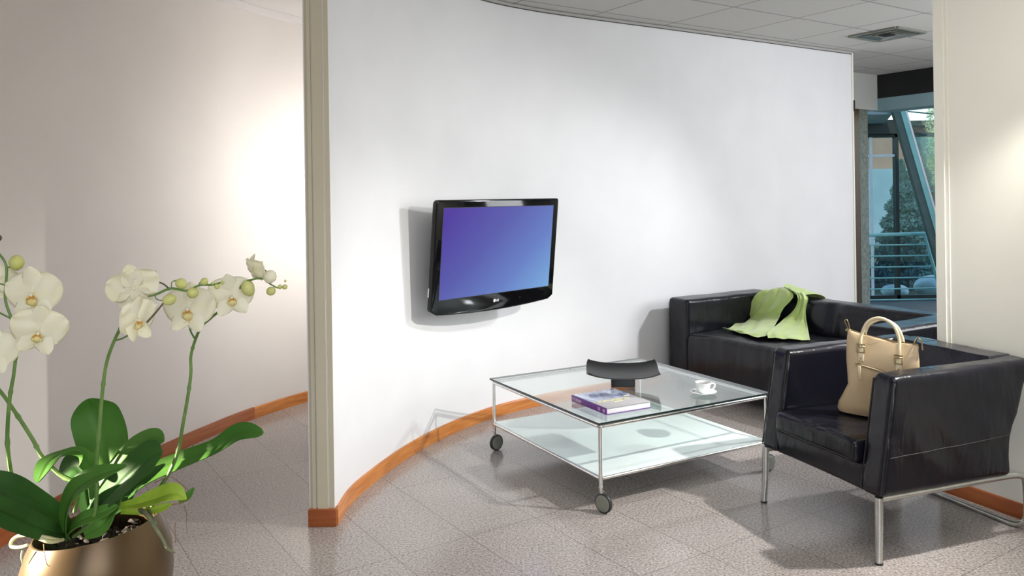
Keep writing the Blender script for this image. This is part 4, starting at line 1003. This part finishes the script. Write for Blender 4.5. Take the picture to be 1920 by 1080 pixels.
# railing
rl = thing('railing', 'teal tubular balcony railing with horizontal rails in front of the far window', 'railing', (3.9, 9.4, 0))
RY = 9.4
pL = atY(1590, 442, RY); pT = atY(1733, 438, RY); pB = atY(1770, 570, RY)
bm = B(); tube(bm, [pL, pT], .021, 12); obj('handrail', bm, M['teal'], rl, world=True)
pb_ = pB+(pB-pT).normalized()*(pB.z/(pT.z-pB.z)*(pT-pB).length)
bm = B(); tube(bm, [pT, pb_], .017, 12); bmesh.ops.create_uvsphere(bm, u_segments=12, v_segments=8, radius=.021, matrix=Matrix.Translation(pT)); obj('post', bm, M['teal'], rl, world=True)
bm = B(); tube(bm, [V3(pL.x, RY, pL.z), V3(pL.x, RY, 0)], .017, 12); obj('post', bm, M['teal'], rl, world=True)
for k in range(1, 7):
    z = pT.z-.128*k
    t = (pT.z-z)/(pT.z-pb_.z)
    if t > .97: break
    bm = B(); tube(bm, [V3(pL.x, RY, z), pT.lerp(pb_, t)], .0085, 8); obj('rail', bm, M['teal'], rl, world=True)

# trees and house
def foliage(cloud, n, s, seed, mat, name, label, trunk=None, cat='tree'):
    rnd = random.Random(seed); bm = B()
    for i in range(n):
        p, sz = cloud(rnd)
        a = Vector((rnd.gauss(0, 1), rnd.gauss(0, 1), rnd.gauss(0, .6))).normalized(); b = a.orthogonal().normalized()
        b = Matrix.Rotation(rnd.random()*6.28, 3, a) @ b; c_ = a.cross(b)
        l_ = s*sz*rnd.uniform(.6, 1.3)
        v = [bm.verts.new(p+b*l_), bm.verts.new(p+c_*l_*.35), bm.verts.new(p-b*l_), bm.verts.new(p-c_*l_*.35)]; bm.faces.new(v)
    base = trunk or Vector((0, 0, -.13))
    t = thing(name, label, cat, base)
    obj('foliage', bm, mat, t, world=True, smooth=False)
    bm = B(); tube(bm, [base, base+V3(.02, 0, .6), base+V3(.05, .03, 1.6)], [.10, .08, .05], 8); obj('trunk', bm, M['trunk'], t, world=True)
    return t
def cone_cloud(c, h, r):
    def f(rnd):
        t = rnd.random()**.8; rr = r*(1-t)*(.65+.35*math.sin(t*26)**2)*math.sqrt(rnd.uniform(.3, 1)); a = rnd.random()*2*PI
        return V3(c[0]+rr*math.cos(a), c[1]+rr*math.sin(a), c[2]+h*t-.25*rr), 1
    return f
def blob_cloud(c, rx, rz, lumps=7, seed=0):
    rn = random.Random(seed); ls = [(V3(c[0]+rn.uniform(-rx, rx)*.6, c[1]+rn.uniform(-rx, rx)*.6, c[2]+rn.uniform(-rz, rz)*.7), rn.uniform(.3, .55)) for _ in range(lumps)]
    def f(rnd):
        q, s = rnd.choice(ls); d = Vector((rnd.gauss(0, 1), rnd.gauss(0, 1), rnd.gauss(0, 1))).normalized()*rnd.uniform(.7, 1)
        return q+V3(d.x*rx*s, d.y*rx*s, d.z*rz*s*1.1), 1
    return f
foliage(cone_cloud((6.3, 13.0, -.1), 2.0, .75), 9000, .05, 1, M['conifer'], 'conifer', 'blue green spruce filling the lower right of the far window', V3(6.3, 13.0, -.13))
foliage(cone_cloud((7.6, 15.0, -.1), 2.4, .95), 9000, .055, 2, M['conifer'], 'conifer', 'taller dark spruce behind the slanted glazing', V3(7.6, 15.0, -.13))
foliage(cone_cloud((4.95, 12.9, -.1), 1.2, .58), 5000, .045, 3, M['conifer'], 'conifer', 'low young spruce behind the teal railing at left', V3(4.95, 12.9, -.13))
foliage(blob_cloud((9.1, 16.8, 1.7), .8, 1.45, 12, 3), 22000, .032, 4, M['sunlit'], 'broadleaf_tree', 'tree with yellow sunlight put into its leaf colour at the top right of the slanted glazing', V3(9.15, 16.8, -.13))
rnd = random.Random(5)
for i, (x, y, s, lb) in enumerate(((6.15, 11.7, .24, 'pale boulder at the right among the spruces beyond the railing'), (5.5, 11.6, .15, 'smaller pale boulder at the left beyond the railing'))):
    bm = B(); bmesh.ops.create_icosphere(bm, subdivisions=3, radius=s, matrix=Matrix.Translation((x, y, -.1+s*.5)) @ Matrix.Diagonal((1.3, 1, .7, 1)))
    for v in bm.verts: v.co += v.co.normalized()*noise.noise(v.co*6)*.08
    tag(obj('boulder', bm, M['rock']), lb, 'rock')
hs_ = thing('house', 'terracotta rendered house far behind the trees outside the window', 'house', (9, 24, -.13))
bm = B(); box(bm, 2.5, 16.5, 24, 30, -.13, 3.35); obj('wall', bm, M['terracotta'], hs_, world=True)
bm = B(); box(bm, 2.45, 16.55, 23.9, 24.1, -.13, 2.1); obj('haze_band', bm, M['haze_blue'], hs_, world=True, label='pale blue grey band standing in for haze over the lower wall')
bm = B(); prism(bm, [(2.2, 23.6), (16.8, 23.6), (16.8, 30.4), (2.2, 30.4)], 3.35, 3.5); obj('roof', bm, M['trunk'], hs_, world=True)
for i in range(5):
    x = 4.4+i*2.5
    bm = B(); box(bm, x, x+.9, 23.84, 24.05, 2.2, 3.1); f_ = obj('window', bm, M['alu'], hs_, world=True)
    bm = B(); box(bm, x+.07, x+.83, 23.82, 23.86, 2.27, 3.03); obj('pane', bm, M['teal_dark'], f_, world=True)
